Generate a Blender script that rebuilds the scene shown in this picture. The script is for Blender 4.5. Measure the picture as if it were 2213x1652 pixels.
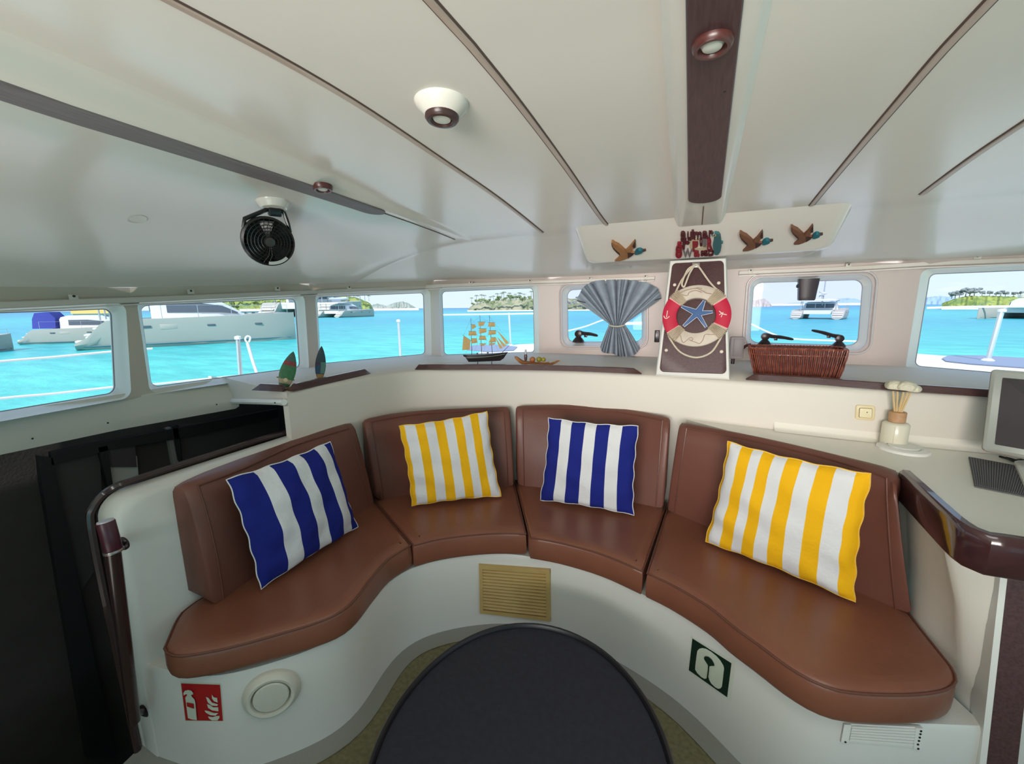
import bpy, bmesh, math, random
from mathutils import Vector as V, Matrix
random.seed(7)
PI = math.pi
for o in list(bpy.data.objects): bpy.data.objects.remove(o)
SC = bpy.context.scene
COL = SC.collection
# ------------------------------------------------------------------ camera
F, EYE = 880.0, V((0, 0, 1.4))
PITCH, YAW, ROLL = math.radians(10.387), math.radians(23.817), math.radians(-0.5)
FW = V((-math.sin(YAW)*math.cos(PITCH), math.cos(YAW)*math.cos(PITCH), -math.sin(PITCH)))
_r = V((math.cos(YAW), math.sin(YAW), 0)); _u = _r.cross(FW)
RT = _r*math.cos(ROLL) + _u*math.sin(ROLL)
UP = _u*math.cos(ROLL) - _r*math.sin(ROLL)
cd = bpy.data.cameras.new('camera'); cam = bpy.data.objects.new('camera', cd); COL.objects.link(cam)
cd.sensor_fit = 'HORIZONTAL'; cd.sensor_width = 36.0; cd.lens = F/2213*36.0
cd.clip_start = 0.02; cd.clip_end = 8000
cam.matrix_world = Matrix(((RT.x, UP.x, -FW.x, EYE.x), (RT.y, UP.y, -FW.y, EYE.y), (RT.z, UP.z, -FW.z, EYE.z), (0, 0, 0, 1)))
SC.camera = cam
# ------------------------------------------------------------------ world, sun, added fill lamps, exposure
SC.view_settings.view_transform = 'Standard'; SC.view_settings.look = 'None'
SC.view_settings.gamma = 1.0; SC.view_settings.use_curve_mapping = False
SC.view_settings.exposure = 0.08
wd = bpy.data.worlds.new('sky'); SC.world = wd; wd.use_nodes = True
nt = wd.node_tree; nt.nodes.clear()
tc = nt.nodes.new('ShaderNodeTexCoord'); sx = nt.nodes.new('ShaderNodeSeparateXYZ'); rp = nt.nodes.new('ShaderNodeValToRGB')
nt.links.new(tc.outputs['Generated'], sx.inputs[0]); nt.links.new(sx.outputs['Z'], rp.inputs['Fac'])
cr = rp.color_ramp
cr.elements[0].position = 0.0; cr.elements[0].color = (0.72, 0.84, 0.97, 1)
cr.elements[1].position = 1.0; cr.elements[1].color = (0.34, 0.54, 0.90, 1)
e = cr.elements.new(0.12); e.color = (0.66, 0.81, 0.98, 1)
e = cr.elements.new(0.35); e.color = (0.52, 0.71, 0.96, 1)
nz = nt.nodes.new('ShaderNodeTexNoise'); nz.inputs['Scale'].default_value = 5.0; nz.inputs['Detail'].default_value = 6
mp = nt.nodes.new('ShaderNodeMapping'); mp.inputs['Scale'].default_value = (1, 1, 4)
nt.links.new(tc.outputs['Generated'], mp.inputs[0]); nt.links.new(mp.outputs[0], nz.inputs['Vector'])
cl = nt.nodes.new('ShaderNodeValToRGB'); cl.color_ramp.elements[0].position = .60; cl.color_ramp.elements[1].position = .75
nt.links.new(nz.outputs['Fac'], cl.inputs['Fac'])
mx = nt.nodes.new('ShaderNodeMixRGB'); mx.inputs['Color2'].default_value = (0.95, 0.97, 1.0, 1)
nt.links.new(cl.outputs['Color'], mx.inputs['Fac']); nt.links.new(rp.outputs['Color'], mx.inputs['Color1'])
bg = nt.nodes.new('ShaderNodeBackground'); bg.inputs['Strength'].default_value = 1.12
nt.links.new(mx.outputs['Color'], bg.inputs['Color'])
wo = nt.nodes.new('ShaderNodeOutputWorld'); nt.links.new(bg.outputs[0], wo.inputs[0])
def lamp(name, kind, energy, loc, to=None, color=(1, 1, 1), **kw):
    d = bpy.data.lights.new(name, kind); d.energy = energy; d.color = color
    for k, v in kw.items(): setattr(d, k, v)
    o = bpy.data.objects.new(name, d); COL.objects.link(o); o.location = loc
    if to is not None: o.rotation_euler = (V(to)-V(loc)).to_track_quat('-Z', 'Y').to_euler()
    return o
lamp('sun', 'SUN', 4.6, (0, 0, 30), (-0.14*30, 0.68*30, 30-.72*30), (1, .96, .9), angle=math.radians(.6))
# added fill lamp standing for daylight from an assumed doorway behind the camera
lamp('doorway_fill_lamp', 'AREA', 12.5, (0, -1.62, 1.40), (0, 2.9, 1.52), (1.0, .92, .86), shape='RECTANGLE', size=1.9, size_y=.8, spread=math.radians(52))
# added upward fill lamp near the floor, brightening the ceiling
lamp('floor_fill_lamp', 'AREA', 17, (-.55, -.75, .04), (-.55, -.45, 2.0), (1.0, .96, .89), shape='RECTANGLE', size=1.6, size_y=1.0, spread=math.radians(115))
# added downward fill lamp under the ceiling, brightening seats and desk
lamp('overhead_fill_lamp', 'AREA', 3.0, (.38, .28, 1.80), (.40, .42, 0), (.97, .98, 1.0), shape='RECTANGLE', size=.6, size_y=.5, spread=math.radians(150))
# ------------------------------------------------------------------ unprojection helpers (photo pixel + a real plane -> point)
def ray(x, y): return RT*((x-1106.5)/F) - UP*((y-826)/F) + FW
def az(x, y, z):
    d = ray(x, y); return EYE + d*((z-EYE.z)/d.z)
def hit(x, y, p0, n):
    d = ray(x, y); return EYE + d*((V(p0)-EYE).dot(n)/d.dot(n))
def aY(x, y, Y): return hit(x, y, (0, Y, 0), V((0, 1, 0)))
def aX(x, y, X): return hit(x, y, (X, 0, 0), V((1, 0, 0)))
def px_of(P):
    v = V(P)-EYE; zz = v.dot(FW); return (1106.5+F*v.dot(RT)/zz, 826-F*v.dot(UP)/zz)
def lerp(a, b, t): return a+(b-a)*t
def cr_curve(pts, n=8, closed=False):
    """Catmull-Rom through pts"""
    P = [V(p) for p in pts]; out = []; m = len(P)
    rng = range(m) if closed else range(m-1)
    for i in rng:
        p1, p2 = P[i], P[(i+1) % m]
        p0 = P[i-1] if (closed or i > 0) else p1*2-p2
        p3 = P[(i+2) % m] if (closed or i+2 < m) else p2*2-p1
        for k in range(n):
            t = k/n
            out.append(0.5*((2*p1)+(p2-p0)*t+(2*p0-5*p1+4*p2-p3)*t*t+(3*p1-p0-3*p2+p3)*t**3))
    if not closed: out.append(P[-1].copy())
    return out
def resample(P, n):
    L = [0]
    for a, b in zip(P, P[1:]): L.append(L[-1]+(b-a).length)
    out = []; j = 0
    for k in range(n):
        s = L[-1]*k/(n-1)
        while j < len(L)-2 and L[j+1] < s: j += 1
        out.append(lerp(P[j], P[j+1], (s-L[j])/max(1e-9, L[j+1]-L[j])))
    return out
# ------------------------------------------------------------------ materials
MATS = {}
def mat(name, col, rough=.5, metal=0.0, spec=.5, var=None, bump=None, coat=0.0, emit=None, alpha=None, wood=None):
    """var=(scale, colour2, lo, hi[, stretch]) colour variation by noise; bump=(scale, strength[, detail])"""
    if name in MATS: return MATS[name]
    m = bpy.data.materials.new(name); m.use_nodes = True; t = m.node_tree
    b = t.nodes['Principled BSDF']
    b.inputs['Base Color'].default_value = (*col, 1); b.inputs['Roughness'].default_value = rough
    b.inputs['Metallic'].default_value = metal; b.inputs['Specular IOR Level'].default_value = spec
    b.inputs['Coat Weight'].default_value = coat
    if emit: b.inputs['Emission Color'].default_value = (*emit[0], 1); b.inputs['Emission Strength'].default_value = emit[1]
    c = t.nodes.new('ShaderNodeTexCoord'); src = c.outputs['Object']
    if var:
        mpn = t.nodes.new('ShaderNodeMapping'); t.links.new(src, mpn.inputs[0])
        if len(var) > 4: mpn.inputs['Scale'].default_value = var[4]
        n = t.nodes.new('ShaderNodeTexNoise'); n.inputs['Scale'].default_value = var[0]; n.inputs['Detail'].default_value = 5
        t.links.new(mpn.outputs[0], n.inputs['Vector'])
        r = t.nodes.new('ShaderNodeValToRGB'); r.color_ramp.elements[0].position = var[2]; r.color_ramp.elements[1].position = var[3]
        r.color_ramp.elements[0].color = (*col, 1); r.color_ramp.elements[1].color = (*var[1], 1)
        t.links.new(n.outputs['Fac'], r.inputs['Fac']); t.links.new(r.outputs['Color'], b.inputs['Base Color'])
    if bump:
        n2 = t.nodes.new('ShaderNodeTexNoise'); n2.inputs['Scale'].default_value = bump[0]; n2.inputs['Detail'].default_value = bump[2] if len(bump) > 2 else 4
        t.links.new(src, n2.inputs['Vector'])
        bn = t.nodes.new('ShaderNodeBump'); bn.inputs['Strength'].default_value = bump[1]; bn.inputs['Distance'].default_value = .01
        t.links.new(n2.outputs['Fac'], bn.inputs['Height']); t.links.new(bn.outputs['Normal'], b.inputs['Normal'])
    MATS[name] = m; return m
GEL = mat('gelcoat white', (.69, .68, .635), .42, spec=.5, bump=(3.0, .03))
CEIL = mat('gelcoat ceiling', (.80, .745, .675), .20, spec=.38, bump=(2.6, .22, 3))
WALLM = mat('window wall cream', (.64, .54, .445), .48)
WALLF = mat('front wall pink cast', (.64, .535, .495), .42)  # wall cream with the pink glare cast put into its colour
WHITE = mat('white plastic', (.80, .79, .74), .35)
CREAM = mat('cream plastic', (.78, .66, .40), .4)
DARKW = mat('dark varnished wood', (.050, .018, .018), .28, coat=.3, var=(30, (.085, .036, .034), .35, .7, (1, 1, 12)))
DARKP = mat('wenge panel', (.060, .026, .028), .42, var=(22, (.105, .055, .056), .3, .75, (8, .6, 8)))
GREYP = mat('grey wood panel', (.19, .155, .155), .55, spec=.25, var=(24, (.25, .225, .23), .3, .75, (10, .6, 10)))
BATT = mat('batten wood', (.46, .34, .28), .35, var=(40, (.58, .46, .39), .3, .7, (1, .1, 1)))
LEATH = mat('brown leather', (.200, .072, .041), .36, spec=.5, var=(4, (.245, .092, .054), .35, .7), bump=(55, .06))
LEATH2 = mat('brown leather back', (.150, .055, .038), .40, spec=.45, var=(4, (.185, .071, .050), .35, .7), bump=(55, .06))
PIPE = mat('brown piping', (.14, .052, .034), .4)
BLACK = mat('black plastic', (.012, .012, .012), .28)
DKMET = mat('dark bronze metal', (.035, .024, .026), .3, .4)
NAVY = mat('navy table top', (.010, .0112, .021), .6, var=(60, (.014, .0155, .028), .4, .6), bump=(260, .08))
RIMM = mat('table rim', (.012, .011, .014), .35)
ROPE = mat('cream rope', (.62, .54, .42), .8, bump=(90, .5))
def glass_mat(name, tint=(1, 1, 1), refl=.04):
    m = bpy.data.materials.new(name); m.use_nodes = True; t = m.node_tree; t.nodes.clear()
    a = t.nodes.new('ShaderNodeBsdfTransparent'); a.inputs[0].default_value = (*tint, 1)
    g = t.nodes.new('ShaderNodeBsdfGlossy'); g.inputs['Roughness'].default_value = .02
    x = t.nodes.new('ShaderNodeMixShader'); x.inputs[0].default_value = refl
    o = t.nodes.new('ShaderNodeOutputMaterial')
    t.links.new(a.outputs[0], x.inputs[1]); t.links.new(g.outputs[0], x.inputs[2]); t.links.new(x.outputs[0], o.inputs[0])
    return m
GLASS = glass_mat('window glass', (.96, .99, .99), .012)
GLASSV = glass_mat('hatch acrylic', (.93, .92, 1.0), .012)
# ------------------------------------------------------------------ mesh builder
class MB:
    def __init__(s): s.v = []; s.f = []; s.uv = None
    def add(s, vs, fs):
        b = len(s.v); s.v += [tuple(p) for p in vs]; s.f += [tuple(i+b for i in f) for f in fs]; return s
    def grid(s, rows, close_u=False, close_v=False):
        n = len(rows[0]); m = len(rows); b = len(s.v)
        for r in rows: s.v += [tuple(p) for p in r]
        for i in range(m if close_v else m-1):
            for j in range(n if close_u else n-1):
                i2 = (i+1) % m; j2 = (j+1) % n
                s.f.append((b+i*n+j, b+i*n+j2, b+i2*n+j2, b+i2*n+j))
        return s
    def face(s, pts):
        b = len(s.v); s.v += [tuple(p) for p in pts]; s.f.append(tuple(range(b, b+len(pts)))); return s
    def loft(s, rings, cap=True):
        b = len(s.v); n = len(rings[0]); s.grid(rings, close_u=True)
        if cap:
            s.f.append(tuple(b+j for j in reversed(range(n)))); e0 = b+(len(rings)-1)*n; s.f.append(tuple(e0+j for j in range(n)))
        return s
    def prism(s, pts, vec):
        P = [V(p) for p in pts]; vec = V(vec); return s.loft([P, [p+vec for p in P]])
    def tube(s, pts, r, n=8, cap=True, closed=False, flat=1.0):
        P = [V(p) for p in pts]; R = r if isinstance(r, (list, tuple)) else [r]*len(P); rings = []
        pn = None
        for i, p in enumerate(P):
            if closed: t = (P[(i+1) % len(P)]-P[i-1])
            else: t = P[min(i+1, len(P)-1)]-P[max(i-1, 0)]
            t.normalize()
            if pn is None:
                a = V((0, 0, 1)) if abs(t.z) < .9 else V((1, 0, 0)); pn = (a-t*a.dot(t)).normalized()
            else: pn = (pn-t*pn.dot(t)).normalized()
            q = t.cross(pn)
            rings.append([p+(pn*math.cos(2*PI*k/n)*flat+q*math.sin(2*PI*k/n))*R[i] for k in range(n)])
        if closed: return s.grid(rings, close_u=True, close_v=True)
        return s.loft(rings, cap)
    def lathe(s, prof, o=(0, 0, 0), ax=(0, 0, 1), n=24, cap=True, sx=1.0):
        ax = V(ax).normalized(); a = V((1, 0, 0)) if abs(ax.x) < .9 else V((0, 1, 0))
        u = (a-ax*a.dot(ax)).normalized(); w = ax.cross(u); o = V(o)
        rings = [[o+ax*z+(u*math.cos(2*PI*k/n)*sx+w*math.sin(2*PI*k/n))*max(r, 1e-5) for k in range(n)] for r, z in prof]
        return s.loft(rings, cap)
    def rbox(s, c, h, bev=.004, rot=None, seg=2):
        """box with centre c, half sizes h, rounded edges; rot = 3 axis vectors or euler"""
        bm = bmesh.new(); bmesh.ops.create_cube(bm, size=2.0)
        for v in bm.verts: v.co = V((v.co.x*h[0], v.co.y*h[1], v.co.z*h[2]))
        if bev > 0: bmesh.ops.bevel(bm, geom=list(bm.edges), offset=min(bev, .95*min(h)), segments=seg, profile=.5, affect='EDGES', clamp_overlap=True)
        bm.verts.ensure_lookup_table()
        if rot is None: X, Y, Z = V((1, 0, 0)), V((0, 1, 0)), V((0, 0, 1))
        else: X, Y, Z = rot
        c = V(c); vs = [c+X*v.co.x+Y*v.co.y+Z*v.co.z for v in bm.verts]
        fs = [tuple(v.index for v in f.verts) for f in bm.faces]; bm.free()
        return s.add(vs, fs)
    def mesh(s, name, m=None, angle=40):
        me = bpy.data.meshes.new(name); me.from_pydata(s.v, [], s.f); me.validate()
        bm = bmesh.new(); bm.from_mesh(me); bmesh.ops.recalc_face_normals(bm, faces=bm.faces); bm.to_mesh(me); bm.free()
        if m: me.materials.append(m)
        me.shade_smooth(); me.set_sharp_from_angle(angle=math.radians(angle)); return me
    def build(s, name, m=None, parent=None, angle=40, **kw):
        o = bpy.data.objects.new(name, s.mesh(name, m, angle)); COL.objects.link(o)
        return finish(o, parent, **kw)
def finish(o, parent=None, label=None, cat=None, group=None, kind=None):
    if parent is not None:
        o.parent = parent; o.matrix_parent_inverse = parent_inv(parent)
    if label: o['label'] = label
    if cat: o['category'] = cat
    if group: o['group'] = group
    if kind: o['kind'] = kind
    return o
def parent_inv(p):
    # world matrix of parent chain (translation / rotation only, set before update)
    m = Matrix(); q = p
    while q is not None:
        m = q.matrix_parent_inverse @ q.matrix_basis @ m if False else (q.matrix_parent_inverse @ q.matrix_basis) @ m
        q = q.parent
    return m.inverted()
def thing(name, label, cat, loc=(0, 0, 0), group=None):
    o = bpy.data.objects.new(name, None); COL.objects.link(o); o.location = loc; o.empty_display_size = .05
    return finish(o, None, label, cat, group)
def copy_tree(o, parent=None):
    c = o.copy(); COL.objects.link(c)
    if parent is not None: c.parent = parent
    for ch in list(o.children): copy_tree(ch, c)
    return c
def structure(name, mb, m, **kw): return mb.build(name, m, kind='structure', **kw)
def offset_poly(P, d):
    """offset an open or closed plan polyline list of Vectors sideways by d (left positive), closed"""
    n = len(P); out = []
    for i in range(n):
        a, b, c = P[i-1], P[i], P[(i+1) % n]
        e1 = V((b.x-a.x, b.y-a.y, 0)); e2 = V((c.x-b.x, c.y-b.y, 0))
        if e1.length < 1e-7: e1 = e2
        if e2.length < 1e-7: e2 = e1
        e1.normalize(); e2.normalize(); n1 = V((-e1.y, e1.x, 0)); n2 = V((-e2.y, e2.x, 0))
        k = n1+n2
        if k.length < 1e-6: k = n1
        k.normalize(); c_ = max(.45, k.dot(n1)); out.append(b+k*(d/c_))
    return out
def area2(P): return sum(P[i-1].x*P[i].y-P[i].x*P[i-1].y for i in range(len(P)))
# ================================================================== ROOM SHELL
# glass outlines of the windows, read off the photograph, placed on vertical planes standing on the window ledge
def win_quad(tl, tr, br, bl, zb=1.07, Y=None):
    if Y is None:
        B0, B1 = az(*bl, zb), az(*br, zb)
        n = V((-(B1-B0).y, (B1-B0).x, 0)).normalized()
        return [B0, B1, hit(*tr, B0, n), hit(*tl, B0, n)]
    return [aY(*bl, Y), aY(*br, Y), aY(*tr, Y), aY(*tl, Y)]
HY = 2.88
QW = [win_quad((-230, 683), (243, 667), (252, 850), (-230, 930)),
      win_quad((303, 660), (640, 645), (650, 795), (328, 838)),
      win_quad((685, 642), (917, 633), (920, 766), (693, 787)),
      win_quad((955, 630), (1153, 622), (1156, 762), (960, 768)),
      win_quad((1225, 627), (1387, 618), (1388, 739), (1227, 740), Y=HY),
      win_quad((1629, 611), (1867, 604), (1855, 748), (1620, 741), Y=HY),
      win_quad((2008, 592), (2330, 579), (2330, 822), (1975, 792))]
def mirror(q): M_ = [V((-p.x, p.y, p.z)) for p in q]; return [M_[1], M_[0], M_[3], M_[2]]
QW += [mirror(QW[2]), mirror(QW[1]), mirror(QW[0])]
NW = len(QW); IN = .045
def wn(q):
    e = q[1]-q[0]; n = V((e.y, -e.x, 0)).normalized()      # towards the room
    return n if n.dot(V((0, .6, 0))-V(((q[0]+q[1])/2).xy.to_3d())) > 0 else -n
def expand(q, d, n, off):
    u = (q[1]-q[0]).normalized(); w = V((0, 0, 1)); s = [(-1, -1), (1, -1), (1, 1), (-1, 1)]
    return [p+u*(a*d)+w*(b*d)+n*off for p, (a, b) in zip(q, s)]
WQ = [expand(q, .022, wn(q), IN) for q in QW]
def bil(q, u, v): return lerp(lerp(q[0], q[1], u), lerp(q[3], q[2], u), v)
def rr_uv(q, r, k=5):
    w = (q[1]-q[0]).length; h = (q[3]-q[0]).length; a, b = r/w, r/h; out = []
    for cx, cy, t0 in ((1-a, 1-b, 0), (a, 1-b, .5), (a, b, 1), (1-a, b, 1.5)):
        for i in range(k+1):
            t = (t0+.5*i/k)*PI; out.append((cx+a*math.cos(t), cy+b*math.sin(t)))
    fine = []
    for i in range(len(out)):
        p, p2 = out[i], out[(i+1) % len(out)]
        m = 6 if math.hypot(p[0]-p2[0], p[1]-p2[1]) > .25 else 1
        for j in range(m): fine.append((p[0]+(p2[0]-p[0])*j/m, p[1]+(p2[1]-p[1])*j/m))
    return fine
def to_border(u, v):
    a, b = u-.5, v-.5; m = max(abs(a), abs(b)); return (.5+a*.5/m, .5+b*.5/m)
def snap_corners(uv):
    """push ring points to the unit square border, with the middle of each corner arc landing on the corner"""
    out = [to_border(*p) for p in uv]
    for c in ((0, 0), (1, 0), (1, 1), (0, 1)):
        i = min(range(len(out)), key=lambda k: (out[k][0]-c[0])**2+(out[k][1]-c[1])**2); out[i] = c
    return out
# columns between the windows (bottom, top)
ZB = 1.045
cols = []
for i in range(NW-1):
    a, b = WQ[i], WQ[i+1]; bt = (a[1]+b[0])/2; tp = (a[2]+b[3])/2
    d = (tp-bt)/max(.1, tp.z-bt.z)
    cols.append((bt+d*(ZB-bt.z), tp+d*.055))
f0 = WQ[0][0].copy(); f0.y -= .25; t0 = WQ[0][3].copy(); t0.y -= .25
cols = [(V((f0.x, f0.y, ZB)), V((t0.x, t0.y, t0.z+.05)))] + cols
cols.append((V((-cols[0][0].x, cols[0][0].y, ZB)), V((-cols[0][1].x, cols[0][1].y, cols[0][1].z))))
def zone(i): return 'wall_port' if i < 3 else ('wall_front' if i < 7 else 'wall_starboard')
wmb = {}
SOLID = ()            # starboard galley side: no windows there
for i in range(NW):
    q = WQ[i]; cell = [cols[i][0], cols[i+1][0], cols[i+1][1], cols[i][1]]
    R = .05 if i in (4, 5) else .035
    uv = rr_uv(q, R); bo = snap_corners(uv)
    inner = [bil(q, *p) for p in uv]; mid = [lerp(bil(q, *p), bil(cell, *o), .12) for p, o in zip(uv, bo)]
    outer = [bil(cell, *p) for p in bo]
    m = wmb.setdefault(zone(i), MB())
    if i in SOLID:
        m.face(outer); continue
    m.grid([inner, mid, outer], close_u=True)
    # window frame (deep rounded reveal) and pane
    n = wn(QW[i]); g = QW[i]; hatch = i in (4, 5)
    uvg = rr_uv(g, .045 if hatch else .028)
    ringA = [bil(q, *p)+n*.001 for p in uv]; ringB = [lerp(bil(q, *p), bil(g, *p2), .35)-n*.010 for p, p2 in zip(uv, uvg)]
    ringC = [bil(g, *p) for p in uvg]; ringD = [p-n*.02 for p in ringC]
    fr = MB().grid([ringA, ringB, ringC, ringD], close_u=True)
    wname = 'window_%d' % (i+1)
    wob = structure(wname, fr, WHITE, label=None)
    pn = MB(); pn.face([p-n*.012 for p in ringC]); pn.build('pane', GLASSV if hatch else GLASS, wob)
    sl = MB(); sl.tube([p-n*.009 for p in ringC], .0035, 5, closed=True); sl.build('seal', mat('grey seal', (.30, .28, .30), .5), wob)
    if hatch:
        hf = MB(); big = expand(g, .040, n, IN+.008); uvb = rr_uv(big, .065)
        hf.tube([bil(big, *p) for p in rr_uv(big, .065)], .006, 6, closed=True)
        hf.tube([bil(expand(g, .026, n, IN+.004), *p) for p in rr_uv(g, .055)], .004, 6, closed=True)
        hf.build('hatch_frame', mat('hatch frame', (.62, .57, .57), .35), wob)
for k, m in wmb.items(): structure(k, m, WALLF if k == 'wall_front' else WALLM)
EDGE = [c[1] for c in cols]                                   # where the ceiling meets the walls
EDGE = [V((EDGE[0].x, -1.75, EDGE[0].z-.05))] + EDGE + [V((EDGE[-1].x, -1.75, EDGE[-1].z-.05))]
# aft part of the side walls, lower than the windows, and the aft wall with its open doorway
for nm, sgn in (('wall_port_aft', -1), ('wall_starboard_aft', 1)):
    x0 = abs(cols[0][0].x)*sgn; y0 = cols[0][0].y
    structure(nm, MB().grid([[(x0, y0, ZB), (x0, -1.75, ZB)], [(abs(EDGE[0].x)*sgn, y0, cols[0][1].z), (abs(EDGE[0].x)*sgn, -1.75, EDGE[0].z)]]), WALLM)
wa = MB()
for a, b, z0, z1 in ((-2.4, -1.0, -1.05, 1.95), (1.0, 2.4, 0, 1.95), (-1.0, 1.0, 1.83, 1.95)):
    wa.rbox(((a+b)/2, -1.78, (z0+z1)/2), ((b-a)/2, .03, (z1-z0)/2), 0)
structure('wall_aft', wa, GEL)
# ------------------------------------------------------------------ ceiling
def edge_near(x, y):
    best = (9, 0)
    for a, b in zip(EDGE, EDGE[1:]):
        dx, dy = b.x-a.x, b.y-a.y; L = dx*dx+dy*dy
        t = 0 if L < 1e-9 else max(0, min(1, ((x-a.x)*dx+(y-a.y)*dy)/L))
        d = math.hypot(a.x+dx*t-x, a.y+dy*t-y)
        if d < best[0]: best = (d, a.z+(b.z-a.z)*t)
    return best
def sstep(t): t = max(0, min(1, t)); return t*t*(3-2*t)
def zceil(x, y):
    yy = max(y, -.2); zc = 1.865-.03*yy-.0152*yy*yy
    d, ze = edge_near(x, y); s = 1-(1-min(1, d/.85))**2.1
    z = ze+(zc-ze)*s
    h = .062*max(0, min(1, (1.97-y)/1.5)); return z-h*sstep((abs(x)-1.075)/.035)*sstep(d/.4)
Y1 = 1.95
XS = sorted(set([0, .1, .2, .3, .4, .5, .6, .7, .8, .9, 1.0, 1.06, 1.075, 1.085, 1.0925, 1.10, 1.11, 1.14, 1.2, 1.3, 1.4, 1.5, 1.6, 1.7, 1.78, 1.85, 1.9, 1.95, 2.0]))
XS = [-x for x in reversed(XS) if x > 0]+XS
def xedge(y, sgn):
    E_ = EDGE if sgn < 0 else EDGE[::-1]
    for a, b in zip(E_, E_[1:]):
        if a.y <= y <= b.y: return a.x+(b.x-a.x)*(y-a.y)/max(1e-6, b.y-a.y)
    return E_[0].x
rows = []
ys = [-1.75+i*.1 for i in range(int((Y1+1.75)/.1)+1)]+[Y1]
for y in ys:
    xl, xr = xedge(y, -1), xedge(y, 1); r = []
    for x in XS:
        if x < -1.2: xx = -1.2+(x+1.2)/.8*(-1.2-xl)*1.0
        elif x > 1.2: xx = 1.2+(x-1.2)/.8*(xr-1.2)
        else: xx = x
        r.append(V((xx, y, zceil(xx, y))))
    rows.append(r)
fe = [V((xedge(Y1, -1), Y1, 0))]+[V((p.x, p.y, 0)) for p in EDGE if p.y > Y1]+[V((xedge(Y1, 1), Y1, 0))]
fe = cr_curve(fe, 1) if False else fe
wts = [(p.x-rows[-1][0].x)/(rows[-1][-1].x-rows[-1][0].x) for p in rows[-1]]
Lf = [0]
for a, b in zip(fe, fe[1:]): Lf.append(Lf[-1]+(b-a).length)
def fpt(t):
    s = t*Lf[-1]; j = 0
    while j < len(Lf)-2 and Lf[j+1] < s: j += 1
    return lerp(fe[j], fe[j+1], (s-Lf[j])/max(1e-9, Lf[j+1]-Lf[j]))
for k in range(1, 13):
    t = k/12; r = []
    for p, w in zip(rows[-1] if k == 1 else base_row, wts):
        q = lerp(V((p.x, p.y, 0)), fpt(w), t); r.append(V((q.x, q.y, zceil(q.x, q.y))))
    if k == 1: base_row = rows[-1]
    rows.append(r)
structure('ceiling', MB().grid(rows), CEIL, angle=60)
roof = MB()
for sgn in (1,):
    roof.rbox((0, -3.2, 2.05), (2.3, 1.5, .03), .01)
roof.build('sun_block_roof', GEL, kind='structure')  # unseen roof added aft to block the sun from the doorway
def on_ceiling(px, py, dz=0.0):
    """ray - ceiling intersection"""
    d = ray(px, py).normalized(); t = .2
    while t < 4:
        p = EYE+d*t
        if p.z > zceil(p.x, p.y)-dz: break
        t += .004
    return EYE+d*t
def ceil_n(x, y):
    h = .02; gx = (zceil(x+h, y)-zceil(x-h, y))/(2*h); gy = (zceil(x, y+h)-zceil(x, y-h))/(2*h)
    return V((gx, gy, -1)).normalized()           # pointing down into the room
# ------------------------------------------------------------------ front brow over the mast pillar
BP0, BN = V((0, 1.95, 1.737)), V((0, -1.735+1.627+.0, -(2.22-1.95))).normalized()   # sloping face
BN = V((0, 1.627-1.737, -(2.22-1.95))).normalized()
def on_brow(x, y, off=0.0):
    return hit(x, y, BP0, BN)+BN*off
bc = [on_brow(*p) for p in ((1230, 455), (1858, 410), (1790, 541), (1272, 571))]
uvb = rr_uv([bc[3], bc[2], bc[1], bc[0]], .05); bq = [bc[3], bc[2], bc[1], bc[0]]
cen = (bq[0]+bq[1]+bq[2]+bq[3])/4
def bshrink(k): return [cen+(p-cen)*k for p in bq]
def inset_q(q, d):
    u = (q[1]-q[0]).normalized(); w = (q[3]-q[0]).normalized(); s = [(1, 1), (-1, 1), (-1, -1), (1, -1)]
    return [p+u*(a*d)+w*(b*d) for p, (a, b) in zip(q, s)]
r0 = [bil(inset_q(bq, .030), *p)+BN*.010 for p in uvb]; r1 = [bil(inset_q(bq, .012), *p)+BN*.007 for p in uvb]
r2 = [bil(inset_q(bq, 0), *p) for p in uvb]
r3 = [bil(inset_q(bq, -.012), *p)-BN*.02 for p in uvb]; r4 = [V((p.x*1.05, 2.86 if p.y > 2.1 else 2.5, p.z+.10 if p.y < 2.1 else p.z+.004)) for p in r3]
bw = MB().grid([r2, r3, r4], close_u=True); bw.grid([r0, r1, r2], close_u=True); bw.face(r0)
structure('trim_brow', bw, CEIL, angle=50)
# ------------------------------------------------------------------ ledge under the windows and the wall behind the settee
LE = [az(*p, 1.07) for p in ((620, 850), (740, 826), (860, 805), (925, 801), (1000, 800), (1125, 800), (1250, 803), (1400, 811), (1578, 823), (1855, 842), (2138, 858))]
LE += [V((1.7, LE[-1].y-.02, 1.07))]
LEc = LE[:1]+cr_curve(LE, 5)[1:]
wallp = [V((c[0].x, c[0].y, 1.07)) for c in cols]
ys0 = LE[0].y; ZR = .955
rimE = az(508, 871, ZR)
wp = [p for p in wallp if p.y > rimE.y+.05]
lx = xl0 = min(p.x for p in wallp)
pl = [V((lx-.02, rimE.y+.01, 1.07))]+wp
pl = [p for p in pl]
pl[-1] = V((pl[-1].x, pl[-1].y, 1.07)); pl.append(V((-lx, LE[-1].y, 1.07)))
A_ = resample(LEc, 60); B_ = resample([V((p.x, p.y, 1.07)) for p in pl], 60)
B_ = [V((p.x*1.015, p.y+.02, 1.07)) for p in B_]
A2 = offset_poly(LEc+[V((1.7, 3, 1.07)), V((-1.9, 3, 1.07))], .0)
def inward(P, d):      # move ledge edge points outward from the room (towards the windows)
    out = []
    for i, p in enumerate(P):
        t = (P[min(i+1, len(P)-1)]-P[max(i-1, 0)]).normalized(); out.append(p+V((-t.y, t.x, 0))*d)
    return out
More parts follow.
